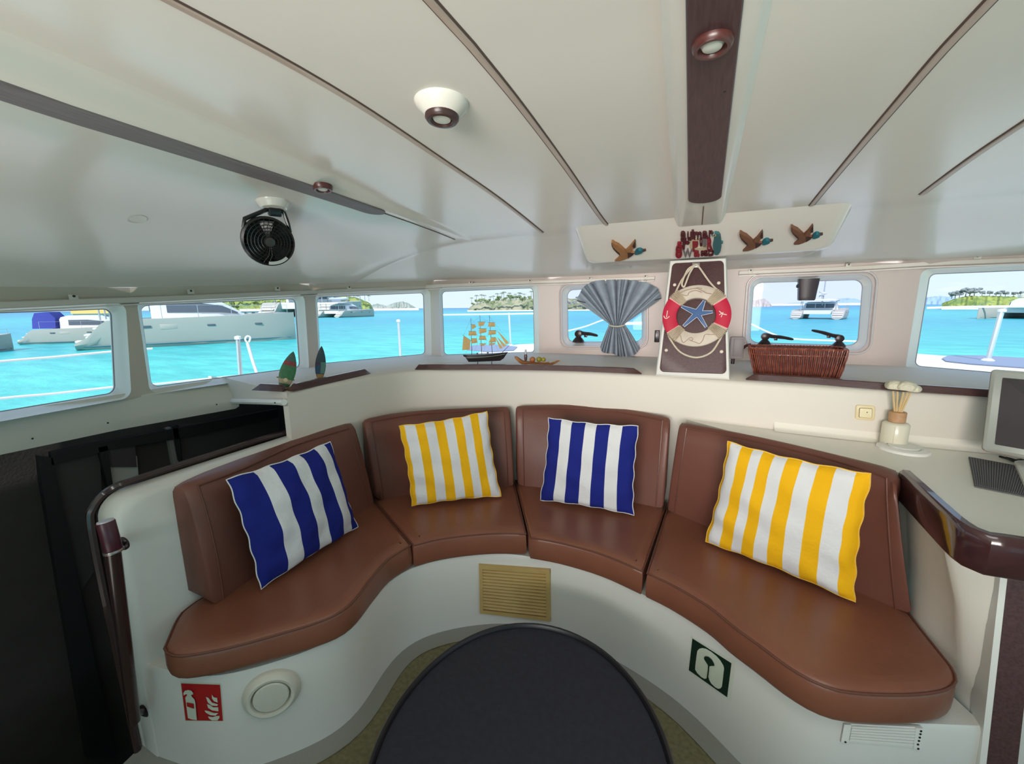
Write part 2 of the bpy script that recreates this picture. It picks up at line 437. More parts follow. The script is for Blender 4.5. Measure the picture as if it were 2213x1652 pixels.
led = MB().grid([[V((p.x, p.y, .30)) for p in A_], [V((p.x, p.y, 1.052)) for p in A_], [V((p.x, p.y, 1.063))+(q-p).normalized()*.004 for p, q in zip(A_, B_)],
                 [p+(q-p).normalized()*.014 for p, q in zip(A_, B_)], [lerp(p, q, .5) for p, q in zip(A_, B_)], B_])
# aft edge of the ledge over the hull opening
led.grid([[V((A_[0].x, ys0, z)) for z in (1.07, 1.015)], [V((rimE.x, rimE.y, z)) for z in (1.07, .97)], [V((-2.25, rimE.y+.03, z)) for z in (1.07, .93)]])
led.grid([[V((A_[0].x, ys0, z)) for z in (1.015, .85)], [V((A_[0].x-.03, ys0, z)) for z in (1.015, .85)], [V((A_[0].x-.03, ys0+.3, z)) for z in (1.015, .85)]])
led.grid([[V((A_[0].x, ys0, 1.015)), V((A_[0].x, ys0+.5, 1.015))], [V((rimE.x, rimE.y, .97)), V((lx-.05, rimE.y+.5, 1.015))]])
structure('wall_settee', led, mat('gelcoat cream', (.70, .655, .58), .55, bump=(3.0, .03)), angle=50)
# sloping side panel between the port windows and the hull opening
rim = [az(*p, ZR) for p in ((-260, 1020), (0, 965), (255, 914), (420, 886))]+[rimE]
rim = [V((rim[0].x, -1.7, ZR))]+rim
rim.append(V((rimE.x+.012, rimE.y+.012, ZR+.01)))
sill = []
for p in rim:
    xs = xedge(p.y, -1)
    s0 = WQ[0][0]; bx = min(cols[0][0].x, cols[1][0].x)
    sill.append(V((bx-.01, p.y, 1.068)))
sill[-1].y = rim[-1].y
sp = MB().grid([sill, [lerp(a, b, .5)+V((0, 0, .008)) for a, b in zip(sill, rim)], [lerp(a, b, .93)+V((0, 0, .006)) for a, b in zip(sill, rim)], rim, [p+V((-.004, 0, -.03)) for p in rim], [p+V((-.03, 0, -.034)) for p in rim]])
structure('trim_sill', sp, MATS['gelcoat cream'], angle=60)
for x_, y_ in ((70, 949), (233, 915), (468, 875)):
    p_ = az(x_, y_, ZR+.012); MB().lathe([(.003, 0), (.003, .003), (0, .004)], p_, (.7, 0, .7), 8).build('screw', BLACK, bpy.data.objects['trim_sill'])
# white track along the forward end of the hull opening
trk = MB(); ta, tb = rimE+V((.01, -.014, .012)), V((A_[0].x-.005, ys0-.012, 1.035))
trk.tube([ta, tb], .013, 8)
to = trk.build('blind_track', WHITE, label='short white blind track under the ledge end at the hull opening', cat='track')
MB().lathe([(.0, 0), (.003, 0), (.003, .003), (0, .003)], lerp(ta, tb, .9)+V((0, -.013, 0)), (0, -1, 0), 8).build('screw', BLACK, to)
# ------------------------------------------------------------------ hull opening to port: dark liner, floor, furniture
HX = -2.16
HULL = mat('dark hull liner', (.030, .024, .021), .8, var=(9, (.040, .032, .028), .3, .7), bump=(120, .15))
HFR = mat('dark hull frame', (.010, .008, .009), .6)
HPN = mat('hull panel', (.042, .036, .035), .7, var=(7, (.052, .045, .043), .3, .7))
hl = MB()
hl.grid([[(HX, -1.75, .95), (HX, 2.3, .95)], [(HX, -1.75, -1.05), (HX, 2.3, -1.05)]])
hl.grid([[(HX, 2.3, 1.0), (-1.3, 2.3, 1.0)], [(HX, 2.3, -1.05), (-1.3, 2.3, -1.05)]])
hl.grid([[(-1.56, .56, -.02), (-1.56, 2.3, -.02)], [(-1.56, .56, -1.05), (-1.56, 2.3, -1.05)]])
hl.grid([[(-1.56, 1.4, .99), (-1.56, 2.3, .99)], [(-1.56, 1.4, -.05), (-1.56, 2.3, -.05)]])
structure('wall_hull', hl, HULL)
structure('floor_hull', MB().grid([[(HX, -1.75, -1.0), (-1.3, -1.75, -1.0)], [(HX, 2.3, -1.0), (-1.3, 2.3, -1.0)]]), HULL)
hd = thing('hull_cabin_door', 'dark door frame and panels down in the port hull below the side windows', 'door', (HX, .5, -1.0))
def hpanel(name, pts, m, t0=.0, t1=.012, **kw):
    P = [aX(*p, HX+t1) for p in pts]; MB().prism(P, (-(t1-t0), 0, 0)).build(name, m, hd, angle=30, **kw)
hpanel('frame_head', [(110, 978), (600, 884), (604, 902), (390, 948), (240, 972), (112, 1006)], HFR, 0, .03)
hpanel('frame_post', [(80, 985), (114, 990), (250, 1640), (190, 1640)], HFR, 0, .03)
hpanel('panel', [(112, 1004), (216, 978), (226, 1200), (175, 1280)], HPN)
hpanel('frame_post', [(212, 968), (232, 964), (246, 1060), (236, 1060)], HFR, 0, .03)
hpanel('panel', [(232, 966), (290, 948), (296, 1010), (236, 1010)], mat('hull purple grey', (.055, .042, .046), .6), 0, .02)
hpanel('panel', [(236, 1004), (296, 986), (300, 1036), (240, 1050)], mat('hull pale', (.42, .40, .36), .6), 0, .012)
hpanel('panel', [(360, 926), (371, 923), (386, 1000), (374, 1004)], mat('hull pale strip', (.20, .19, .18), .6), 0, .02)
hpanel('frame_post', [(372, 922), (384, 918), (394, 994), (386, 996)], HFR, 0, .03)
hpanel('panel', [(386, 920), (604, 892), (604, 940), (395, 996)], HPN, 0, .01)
# ------------------------------------------------------------------ floor
FLO = mat('olive speckled floor', (.135, .118, .058), .8, var=(70, (.19, .165, .085), .35, .65), bump=(150, .2))
structure('floor', MB().grid([[(-1.545, -1.75, 0), (2.2, -1.75, 0)], [(-1.545, 2.3, 0), (2.2, 2.3, 0)]]).grid([[(-1.545, -1.75, 0), (-1.545, .56, 0)], [(-1.545, -1.75, -1.0), (-1.545, .56, -1.0)]]), FLO)
# ================================================================== SETTEE
FRONT = [(353, 1398), (362, 1410), (396, 1415), (488, 1399), (599, 1369), (673, 1347), (729, 1324), (766, 1295), (803, 1247), (840, 1206), (888, 1176)]
S2 = [(893, 1177), (951, 1163), (1025, 1154), (1080, 1151), (1137, 1152)]
S3 = [(1145, 1160), (1213, 1172), (1303, 1197), (1389, 1233)]
S4 = [(1398, 1237), (1452, 1262), (1529, 1307), (1585, 1352), (1642, 1393), (1710, 1443), (1778, 1479), (1846, 1495), (1958, 1499), (2040, 1490), (2069, 1468), (2058, 1438)]
ZS = .47
g = lambda P, z=ZS: [az(*p, z) for p in P]
base_px = g(FRONT)[2:]+g(S2)+g(S3)+g(S4)[:-2]
bcur = []
for p in [V((-1.545, .505, 0)), V((-1.42, .512, 0)), V((-1.30, .525, 0))]+[V((p.x, p.y, 0)) for p in base_px]: bcur.append(p)
def plan_inset(P, d):
    out = []
    for i, p in enumerate(P):
        t = (P[min(i+1, len(P)-1)]-P[max(i-1, 0)]).normalized(); out.append(p+V((-t.y, t.x, 0))*d)
    return out
bc2 = plan_inset(bcur, .018)
bc2[0] = V((-1.545, .505, 0)); bc2[1] = V((-1.42, .510, 0)); bc2[2] = V((-1.29, .535, 0))
postTL = az(2168, 1210, .80)
_b = min(((az(2120, 1652, i*.01)-V((postTL.x, postTL.y, i*.01))).length, i*.01) for i in range(45))
pbL = az(2119, 1652, _b[1]); _d = pbL-postTL; pbL = postTL+_d*(.80/(-_d.z))
def post_at(z): return lerp(pbL, postTL, z/.80)
bc2 = bc2[:-1]+[V((post_at(.25).x-.004, post_at(.25).y, 0))]
BASE = resample(cr_curve(bc2, 6), 90)
for _ in range(10):
    BASE = BASE[:4]+[lerp(BASE[i], (BASE[i-1]+BASE[i+1])/2, .5) for i in range(4, 88)]+BASE[88:]
sb = MB()
topi = plan_inset(BASE, .03)
inn = [V((p.x*.0-.35+(p.x+.35)*1.05, 1.75, 0)) for p in BASE]
deep = plan_inset(BASE, .20)
sb.grid([BASE, [V((p.x, p.y, .345)) for p in BASE], [lerp(V((p.x, p.y, .357)), V((q.x, q.y, .357)), .2) for p, q in zip(BASE, topi)], [V((p.x, p.y, .358)) for p in topi], [V((p.x, p.y, .358)) for p in deep]])
settee = thing('settee_base', 'white moulded settee base curving round the low dark table', 'settee', (-.4, 1.5, 0))
sb.build('base', GEL, settee)
# end panel / coaming behind the left backrest
cm = MB(); prof = [(.505, 0), (.505, .80)]
for i in range(9):
    t = PI-PI/2*i/8; prof.append((.575+.07*math.cos(t), .812+.07*math.sin(t)))
prof += [(1.32, .882), (1.32, 0)]
def cring(x, ins):
    return [V((x-(.055*sstep((y-.55)/.5) if x > -1.5 else 0), y+(ins if y < 1 else 0), z-(ins if z > .1 else 0))) for y, z in prof]
cm.loft([cring(-1.535, 0.02), cring(-1.53, .008), cring(-1.52, 0), cring(-1.455, 0), cring(-1.437, .006), cring(-1.425, .02)])
cm.build('end_panel', GEL, settee, angle=50)
# grey cove strip along the foot of the base
KST = mat('grey cove strip', (.24, .235, .205), .7, bump=(90, .2))
kin = plan_inset(BASE, -.055)
structure('baseboard_settee', MB().grid([[V((p.x, p.y, .003)) for p in kin], [V((p.x, p.y, .012)) for p in plan_inset(BASE, -.008)], [V((p.x, p.y, .02)) for p in BASE]]), KST)
# base as vertical wall: ray hit for stickers and vents
def hit_base(px, py, off=.0):
    d = ray(px, py); best = None
    for a, b in zip(BASE, BASE[1:]):
        n = V((-(b-a).y, (b-a).x, 0))
        if n.length < 1e-6: continue
        n.normalize(); den = d.dot(n)
        if abs(den) < 1e-6: continue
        t = (V((a.x, a.y, EYE.z))-EYE).dot(n)/den
        if t <= 0: continue
        p = EYE+d*t; s = (V((p.x, p.y, 0))-a).dot((b-a))/((b-a).length_squared)
        if -1e-3 <= s <= 1.001 and (best is None or t < best[0]): best = (t, p, -n)
    if best is None: return None
    return best[1]+best[2]*off, best[2]
# cushions
def smooth_closed(pieces):
    """pieces: list of point lists, curve through each, sharp where pieces join"""
    out = []
    for P in pieces: out += resample(cr_curve(P, 6), max(4, 3*len(P)))[:-1]
    return out
def tri_cap(m, ring):
    from mathutils.geometry import tessellate_polygon
    b = len(m.v); m.v += [tuple(p) for p in ring]
    for f in tessellate_polygon([[V((p.x, p.y, 0)) for p in ring]]): m.f.append(tuple(b+i for i in f))
def seat_cushion(pieces, label, crease=False):
    P = smooth_closed([[V((p.x, p.y, 0)) for p in pc] for pc in pieces])
    if area2(P) < 0: P.reverse()
    def rg(d, z): return [V((p.x, p.y, z+(.020*max(0, min(1, (1.0-p.y)/.4))+.007*max(0, min(1, (p.x-.1)/.2)) if z < .38 else 0))) for p in offset_poly(P, d)]
    t = thing('seat_cushion', label, 'cushion', (sum(p.x for p in P)/len(P), sum(p.y for p in P)/len(P), .36), 'brown leather settee seat cushions')
    m = MB(); rings = [rg(.012, .364), rg(.003, .369), rg(0, .378), rg(-.001, .41), rg(0, .452), rg(.004, .463), rg(.012, .470), rg(.03, .4735), rg(.045, .4745)]
    m.loft(rings, cap=False); tri_cap(m, rings[0]); tri_cap(m, rings[-1]); m.build('cover', LEATH, t, angle=70)
    MB().tube(rg(.0015, .463), .0035, 6, closed=True).build('piping', PIPE, t)
    return t
LB = lambda pts: [V((*p, 0)) for p in pts]
s1 = g(FRONT); j1 = az(812, 1085, ZS); j2 = az(1115, 1051, ZS); j3 = az(1437, 1103, ZS)
def away(a, b, d): return b+(b-a).normalized()*d
b1, b2, b3 = away(s1[-1], j1, .10), away(g(S2)[-1], j2, .09), away(g(S3)[-1], j3, .08)
GAP = V((.004, 0, 0))
s4 = g(S4); endr = az(1974, 1334, ZS)
seat_cushion([s1, [s1[-1], b1-GAP], [b1-GAP, V((-1.415, 1.2, 0)), V((-1.43, .95, 0)), V((-1.425, .66, 0))], [V((-1.425, .66, 0)), V((-1.405, .60, 0)), s1[0]]], 'left brown leather seat cushion with an S-shaped front edge below the blue pillow')
s2 = g(S2); seat_cushion([s2, [s2[-1], b2-GAP], [b2-GAP, lerp(b1, b2, .5)+V((-.03, .05, 0)), b1+GAP], [b1+GAP, s2[0]]], 'second leather seat cushion from the left, above the louvre and under the small yellow pillow')
s3 = g(S3); seat_cushion([s3, [s3[-1], b3-GAP], [b3-GAP, lerp(b2, b3, .5)+V((0, .05, 0)), b2+GAP], [b2+GAP, s3[0]]], 'third leather seat cushion from the left, under the small blue and white pillow')
seat_cushion([s4, [s4[-1], endr, endr+V((0, .08, 0))], [endr+V((0, .08, 0)), V((.33, 1.80, 0)), b3+GAP], [b3+GAP, s4[0]]], 'right-hand long leather seat cushion with rounded free end by the desk panel')
def backrest(fb, ft, bt, zt, label, n=22):
    FB = resample(cr_curve([az(*p, .474) for p in fb], 6), n); FT = resample(cr_curve([az(*p, zt) for p in ft], 6), n); BT = resample(cr_curve([az(*p, zt+.004) for p in bt], 6), n)
    t = thing('backrest_cushion', label, 'cushion', FB[n//2], 'brown leather settee backrest cushions')
    def sec(i, k):
        a, b, c = FB[i].copy(), FT[i].copy(), BT[i].copy()
        d = V((c.x, c.y, .50))+(V((a.x, a.y, 0))-V((c.x, c.y, 0))).normalized()*0
        if (V((d.x, d.y, 0))-V((a.x, a.y, 0))).length < .06: d = d+(V((c.x, c.y, 0))-V((b.x, b.y, 0))).normalized()*.05
        cen = (a+b+c+d)/4; out = []
        def seg(p, q, m, bulge=V((0, 0, 0))):
            for s in range(m): u = s/m; out.append(lerp(p, q, u)+bulge*(4*u*(1-u)))
        nrm = (c-b); nrm.z = 0; nrm.normalize()
        ka = .012
        seg(a+nrm*.004+V((0, 0, .0)), b-(b-a).normalized()*ka, 7, -nrm*.012)
        out.append(b-(b-a).normalized()*ka*.3+nrm*ka*.25); 
        seg(b+(c-b).normalized()*ka, c-(c-b).normalized()*ka, 4, V((0, 0, .007)))
        out.append(c-V((0, 0, ka*.4)))
        seg(c-V((0, 0, ka*1.3)), d, 5); seg(d, a, 3)
        return [cen+(p-cen)*k for p in out]
    def along(sc, i, d):
        tdir = (FB[min(i+1, n-1)]-FB[max(i-1, 0)]).normalized(); return [p+tdir*d for p in sc]
    rings = [along(sec(0, .80), 0, -.0), along(sec(0, .93), 0, .002), along(sec(0, .985), 0, .010)]+[sec(i, 1) for i in range(1, n-1)]+[along(sec(n-1, .985), n-1, -.010), along(sec(n-1, .93), n-1, -.002), along(sec(n-1, .80), n-1, .0)]
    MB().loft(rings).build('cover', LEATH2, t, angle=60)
    pp = [sec(i, 1)[7] for i in range(1, n-1)]
    MB().tube([p+V((0, 0, .001)) for p in pp], .0035, 6).build('piping', PIPE, t)
    for i in (1, n-2):
        MB().tube([sec(i, 1)[k] for k in range(0, 8)], .003, 6).build('seam', PIPE, t)
    return t
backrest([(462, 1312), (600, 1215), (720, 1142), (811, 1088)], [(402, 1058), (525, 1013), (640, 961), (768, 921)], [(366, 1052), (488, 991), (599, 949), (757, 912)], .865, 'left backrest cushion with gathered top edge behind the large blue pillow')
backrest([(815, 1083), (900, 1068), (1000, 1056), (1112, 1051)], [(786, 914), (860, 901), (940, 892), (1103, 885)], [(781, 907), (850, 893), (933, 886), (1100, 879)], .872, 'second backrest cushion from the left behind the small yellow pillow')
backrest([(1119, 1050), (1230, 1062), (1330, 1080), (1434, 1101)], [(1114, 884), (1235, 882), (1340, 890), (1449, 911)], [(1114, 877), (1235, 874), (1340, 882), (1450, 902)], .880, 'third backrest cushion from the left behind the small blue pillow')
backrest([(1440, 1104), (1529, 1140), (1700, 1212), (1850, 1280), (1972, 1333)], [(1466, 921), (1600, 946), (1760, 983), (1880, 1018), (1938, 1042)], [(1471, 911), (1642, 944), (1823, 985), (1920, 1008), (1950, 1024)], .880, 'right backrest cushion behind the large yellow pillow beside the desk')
# ================================================================== DESK (nav table) to starboard
ZD = .87
tri = [az(*p, .893) for p in ((1972, 1018), (2020, 1060), (2060, 1095), (2100, 1128), (2140, 1148), (2213, 1158))]
tro = [az(*p, .795) for p in ((1972, 1074), (2015, 1113), (2062, 1155), (2098, 1180), (2135, 1196), (2213, 1212))]
tri.append(tri[-1]+V((.5, -.02, 0))); tro.append(tro[-1]+V((.5, -.02, 0)))
ti = resample(cr_curve(tri, 6), 40); to_ = resample(cr_curve(tro, 6), 40)
desk = thing('chart_desk', 'white moulded chart desk with dark varnished edge to the right of the settee', 'desk', (1.1, 1.5, 0))
wl = [p for p in resample(LEc, 80) if p.x > -.05]
dp = [V((p.x, p.y+.02, ZD)) for p in wl][::-1]+[az(1640, 938, ZD)+V((-.22, .08, 0))]+[az(*p, ZD) for p in ((1650, 952), (1830, 990), (1925, 1016))]+[V((p.x+.01, p.y, ZD)) for p in ti]
dp.append(V((1.72, dp[-1].y, ZD)))
MB().prism(dp, (0, 0, -.03)).build('top', mat('desk cream lit', (.84, .80, .71), .35), desk)  # lightened gelcoat: missing top light put into the colour
cove = MB(); w2 = [p for p in resample(LEc, 60) if p.x > .3]
def cvr(a, z): return [V((p.x, p.y, 0))+V((0, -a, z)) for p in w2]
cove.grid([cvr(-.002, ZD+.04), cvr(.006, ZD+.014), cvr(.014, ZD+.006), cvr(.04, ZD+.001)]); cove.build('cove', mat('desk cream lit', (.84, .80, .71), .35), desk)
ed = MB(); rows_ = []
for a, b in zip(ti, to_):
    o = V((b.x-a.x, b.y-a.y, 0)); 
    t_ = V((0, 0, 1)); nrm = o.normalized() if o.length > 1e-4 else V((-1, 0, 0))
    nrm = V((-(ti[-2]-ti[0]).y, 0, 0)) if False else nrm
    w = .028
    rows_.append((a, nrm))
tang = [(ti[min(i+1, 39)]-ti[max(i-1, 0)]).normalized() for i in range(40)]
rr = []
for a, t in zip(ti, tang):
    n = V((t.y, -t.x, 0)); n = n if n.dot(V((-1, -.6, 0))) > 0 else -n
    rr.append([a+V((0, 0, -.025)), a+V((0, 0, -.006)), a+n*.006, a+n*.022, a+n*.030+V((0, 0, -.008)), a+n*.032+V((0, 0, -.03)), a+n*.032+V((0, 0, -.088)), a+n*.024+V((0, 0, -.098)), a+V((0, 0, -.098))])
e0 = [r_-tang[0]*.012 for r_ in [lerp(sum(rr[0], V())/9, p, .6) for p in rr[0]]]
ed.loft([e0]+rr).build('edge_trim', mat('varnished dark edge', (.040, .014, .016), .18, coat=.6, var=(18, (.060, .022, .024), .35, .7)), desk)
# front panel
pnl = []
for a, t in zip(ti, tang):
    n = V((t.y, -t.x, 0)); n = n if n.dot(V((-1, -.6, 0))) > 0 else -n
    pnl.append(a+n*.012)
pnl.insert(0, pnl[0]+V((0, .4, 0)))
P4, P8 = post_at(.40), post_at(.80)
pb = [endr+V((.012, .40, 0)), endr+V((.012, .12, 0)), endr+V((.012, 0, 0)), lerp(endr, P4, .45)+V((.012, 0, 0)), lerp(endr, P4, .8)+V((.004, 0, 0)), P4+V((0, .004, 0))]
top_l = [p for p in pnl if p.x < P8.x-.012 and p.y > P8.y+.02]+[P8]
tp_ = resample(cr_curve([V((p.x, p.y, .80)) for p in top_l], 2), 40)
bt_ = resample(cr_curve([V((p.x, p.y, 0)) for p in pb], 8), 40)
MB().grid([[V((P8.x+.05, P8.y+.012, .80)), V((P8.x+.9, P8.y+.012, .80))], [V((pbL.x+.05, pbL.y+.012, 0)), V((pbL.x+.9, pbL.y+.012, 0))]]).build('side_panel', GEL, desk)
MB().grid([tp_, [V((q.x, q.y, .62)) for q in [lerp(a, b, .6) for a, b in zip(tp_, bt_)]], [V((q.x, q.y, .40)) for q in bt_], [V((q.x, q.y, 0)) for q in bt_]]).build('front_panel', mat('desk cream lit', (.84, .80, .71), .35), desk, angle=60)
# dark post beside the desk front
po = thing('door_post', 'dark wooden post under the desk edge at the far right', 'post', (postTL.x, postTL.y, 0))
wv = V((.052, -.004, 0))
MB().loft([[postTL+V((0, -.012, 0)), postTL+wv+V((0, -.012, 0)), postTL+wv+V((0, .03, 0)), postTL+V((0, .03, 0))], [pbL+V((0, -.012, 0)), pbL+wv*1.1+V((0, -.012, 0)), pbL+wv*1.1+V((0, .03, 0)), pbL+V((0, .03, 0))]]).build('plank', DARKP, po)
MB().loft([[q+V((-.010, -.016, 0)), q+V((.002, -.016, 0)), q+V((.002, .04, 0)), q+V((-.010, .04, 0))] for q in (postTL, pbL)]).build('bead', WHITE, po)
# ================================================================== MAST PILLAR
PP0 = V((0, 2.055, 1.07)); PN = V((0, -(1.627-1.07), (2.225-2.055))).normalized()
def on_pil(x, y, off=0.0): return hit(x, y, PP0, PN)+PN*off
pq = [on_pil(*p) for p in ((1416, 811), (1578, 821), (1571, 556), (1447, 562))]
pm = MB(); f_ = inset_q(pq, .006)
back = [V((p.x*1.0, p.y+.22, p.z)) for p in pq]
pm.loft([[p+PN*.0 for p in f_], [p-PN*.008 for p in pq], back])
structure('trim_pillar', pm, GEL)
bq_ = [on_pil(*p) for p in ((1425, 804), (1570, 809), (1564, 564), (1453, 570))]
board = thing('pillar_board', 'dark wooden board with rounded corners on the white mast pillar', 'board', bq_[0])
uvp = rr_uv(bq_, .022); MB().loft([[bil(bq_, *p)-PN*.002 for p in uvp], [bil(bq_, *p)+PN*.004 for p in uvp], [bil(inset_q(bq_, .002), *p)+PN*.006 for p in uvp]]).build('panel', DARKP, board)
for x, y in ((1458, 617), (1553, 613), (1440, 758), (1559, 761)):
    MB().lathe([(.0075, 0), (.0075, .002), (.005, .004), (0, .005)], on_pil(x, y, .006), PN, 14).build('screw_cap', mat('cap cream', (.70, .62, .52), .4), board)
MB().rbox(on_pil(1504, 575, .009), (.017, .012, .004), .003, (V((1, 0, 0)), V((0, PN.z, -PN.y)), PN)).build('hook_plate', mat('steel hook', (.45, .42, .40), .35, .6), board)
# life ring
LC = on_pil(1503.5, 685.5, .020); PX = V((1, 0, 0)); PYv = V((0, PN.z, -PN.y)); PYv = PYv if PYv.z > 0 else -PYv
def lr(r, a, off=0.0): return LC+PX*(r*math.cos(a))+PYv*(r*math.sin(a))+PN*off
RO = ((on_pil(1577, 687)-on_pil(1430, 686)).length)/2; RI = RO*.575
ring = thing('life_ring', 'decorative cream and red life ring with anchor and dolphin hanging on the dark pillar board', 'life ring', LC)
def ring_seg(a0, a1, n, ro=RO, ri=RI, th=.011, base=0.0):
    m = MB(); rings = []
    for i in range(n+1):
        a = a0+(a1-a0)*i/n
        rings.append([lr(ri, a, base-th), lr(ri, a, base+th*.6), lr(ri+.006, a, base+th), lr(ro-.006, a, base+th), lr(ro, a, base+th*.6), lr(ro, a, base-th)])
    return m.loft(rings)
D = math.radians
CRM = mat('ring cream wood', (.62, .54, .45), .6, var=(20, (.52, .44, .36), .35, .7)); RED = mat('ring red', (.50, .010, .045), .5)
for a0, a1, m_, nm in ((35, 145, CRM, 'top_segment'), (145, 216, RED, 'red_segment'), (216, 335, CRM, 'bottom_segment'), (-25, 35, RED, 'red_segment')):
    ring_seg(D(a0), D(a1), 16).build(nm, m_, ring)
for a0, a1 in ((37, 58), (124, 144), (217, 238), (312, 333)):
    m = MB()
    for k in range(7):
        a = D(a0+(a1-a0)*(k+.5)/7); d = D((a1-a0)/7*.52)
        m.tube([lr(RI-.001, a, -.011), lr(RI-.002, a, .010), lr(RI+.008, a, .0145), lr((RI+RO)/2, a, .0155), lr(RO-.008, a, .0145), lr(RO+.002, a, .010), lr(RO+.001, a, -.011)], RO*D((a1-a0)/7)*.52, 6, flat=.6)
    m.build('rope_band', mat('band hemp', (.52, .42, .30), .85, bump=(160, .5)), ring)
for a in (35, 145, 216, 335):
    MB().tube([lr(RI, D(a), .010), lr(RO, D(a), .010), lr(RO+.001, D(a), -.01)], .003, 5).build('edging', mat('pink edging', (.75, .45, .40), .6), ring)
# rope loops
K = on_pil(1501, 577, .020)
m = MB(); m.tube(cr_curve([lr(RO-.004, D(134), .006), on_pil(1471, 612, .015), on_pil(1486, 592, .022), K, on_pil(1510, 580, .016), on_pil(1533, 612, .015), lr(RO-.004, D(48), .006)], 8), .0042, 6)
m.tube(cr_curve([K, on_pil(1490, 596, .026), on_pil(1482, 616, .024), on_pil(1478, 624, .022), on_pil(1474, 616, .024), on_pil(1486, 588, .028), K], 8), .0042, 6)
m.tube(cr_curve([lr(RO-.004, D(214), .004), on_pil(1449, 735, .012), on_pil(1470, 762, .012), on_pil(1503, 774, .012), on_pil(1535, 764, .012), on_pil(1554, 738, .012), lr(RO-.004, D(-34), .004)], 8), .0046, 6)
m.build('rope', ROPE, ring, kind='stuff')
# reliefs: dolphin, waves, anchor, plane
RLF = mat('relief brown', (.38, .29, .23), .7)
m = MB()
dl = [on_pil(*p, .033) for p in ((1467, 640), (1481, 633), (1493, 630), (1506, 629), (1518, 634), (1527, 639), (1537, 640))]
m.tube(cr_curve(dl, 5), .0022, 5); m.tube(cr_curve([on_pil(*p, .033) for p in ((1467, 640), (1484, 644), (1490, 637), (1503, 633), (1516, 637))], 5), .002, 5)
m.tube([on_pil(*p, .033) for p in ((1517, 629), (1508, 627), (1499, 629))], .002, 5); m.build('dolphin', RLF, ring)
m = MB(); m.tube(cr_curve([on_pil(*p, .033) for p in ((1456, 736), (1470, 729), (1473, 739), (1477, 744), (1484, 739), (1492, 733), (1497, 736), (1493, 740), (1490, 737))], 5), .0016, 5)
m.tube(cr_curve([on_pil(*p, .033) for p in ((1490, 739), (1502, 743), (1511, 746), (1518, 739), (1523, 727), (1534, 727), (1552, 727))], 5), .0016, 5); m.build('waves', RLF, ring)
WH = mat('painted white', (.85, .72, .66), .5)
m = MB(); m.tube([on_pil(1443, 676, .033), on_pil(1441, 690, .033)], .002, 5); m.tube(cr_curve([on_pil(*p, .033) for p in ((1435, 687), (1438, 692), (1442, 692), (1447, 688))], 4), .002, 5); m.build('anchor_mark', WH, ring)
m = MB(); m.tube([on_pil(1553, 677, .033), on_pil(1560, 683, .033), on_pil(1569, 685, .033)], .002, 5); m.tube([on_pil(1553, 685, .033), on_pil(1562, 680, .033)], .0018, 5); m.tube([on_pil(1560, 683, .033), on_pil(1557, 690, .033)], .0018, 5); m.build('plane_mark', WH, ring)
# starfish inside the ring
sc_ = on_pil(1507, 681, .010); st = MB(); tips = [on_pil(*p, .012) for p in ((1522, 652), (1540, 676), (1526, 709), (1477, 707), (1473, 664))]
ins = [on_pil(*p, .014) for p in ((1518, 674), (1515, 684), (1506, 687), (1497, 681), (1504, 671))]
tips2 = []
for i in range(5):
    a = tips[i]; d = (a-sc_).normalized(); w = PN.cross(d)*.0045; tips2.append((a-w, a+w))
outl = []
order = [0, 1, 2, 3, 4]
for i in order:
    a, b = tips2[i]; nx = ins[i]
    outl += ([a, b] if (a-nx).length > (b-nx).length else [b, a])+[nx]
top = [lerp(sc_, p, .45)+PN*.010 for p in outl]; bot = [p-PN*.006 for p in outl]
star = thing('starfish', 'blue wooden starfish with pale outline in the middle of the life ring', 'ornament', sc_)
st.loft([bot, outl, [lerp(sc_, p, .80)+PN*.006 for p in outl], top]); st.build('body', mat('starfish blue', (.060, .130, .30), .5), star, angle=30)
MB().tube(outl, .0022, 5, closed=True).build('outline', mat('pale blue', (.62, .66, .78), .5), star)
# ================================================================== TABLE
ZT = .36
rimpx = [(815, 1590), (850, 1530), (900, 1462), (960, 1407), (1030, 1365), (1120, 1345), (1210, 1355), (1290, 1392), (1350, 1445), (1400, 1510), (1435, 1580), (1460, 1652)]
rp_ = [az(*p, ZT) for p in rimpx]; tc_ = V((-.335, .79, ZT))
try:
    import numpy as np
    A = []; B = []
    for p in rp_:
        th = math.atan2(p.y-tc_.y, p.x-tc_.x); A.append([1, math.cos(2*th), math.sin(2*th), math.cos(th), math.sin(th)]); B.append((V((p.x, p.y))-V((tc_.x, tc_.y))).length)
    cf = np.linalg.lstsq(np.vstack([np.array(A), .15*np.diag([0, 1, 1, 1, 1])]), np.array(B+[0]*5), rcond=None)[0]
except ImportError:
    cf = (.37, 0, 0, 0, 0)
def trad(th): return cf[0]+cf[1]*math.cos(2*th)+cf[2]*math.sin(2*th)+cf[3]*math.cos(th)+cf[4]*math.sin(th)
def tring(k, z, n=72): return [V((tc_.x+(trad(2*PI*i/n)+k)*math.cos(2*PI*i/n), tc_.y+(trad(2*PI*i/n)+k)*math.sin(2*PI*i/n), z)) for i in range(n)]
tb = thing('round_table', 'low round table with dark navy top and raised black rim in front of the settee', 'table', (tc_.x, tc_.y, 0))
MB().loft([tring(-.03, ZT-.035), tring(-.002, ZT-.033), tring(0, ZT-.025), tring(0, ZT-.004), tring(-.004, ZT), tring(-.010, ZT), tring(-.013, ZT-.004), tring(-.015, ZT-.012), tring(-.03, ZT-.012)]).build('rim', RIMM, tb)
m = MB(); m.loft([tring(-.016, ZT-.018), tring(-.016, ZT-.0105), tring(-.022, ZT-.010)]); m.build('top', NAVY, tb)
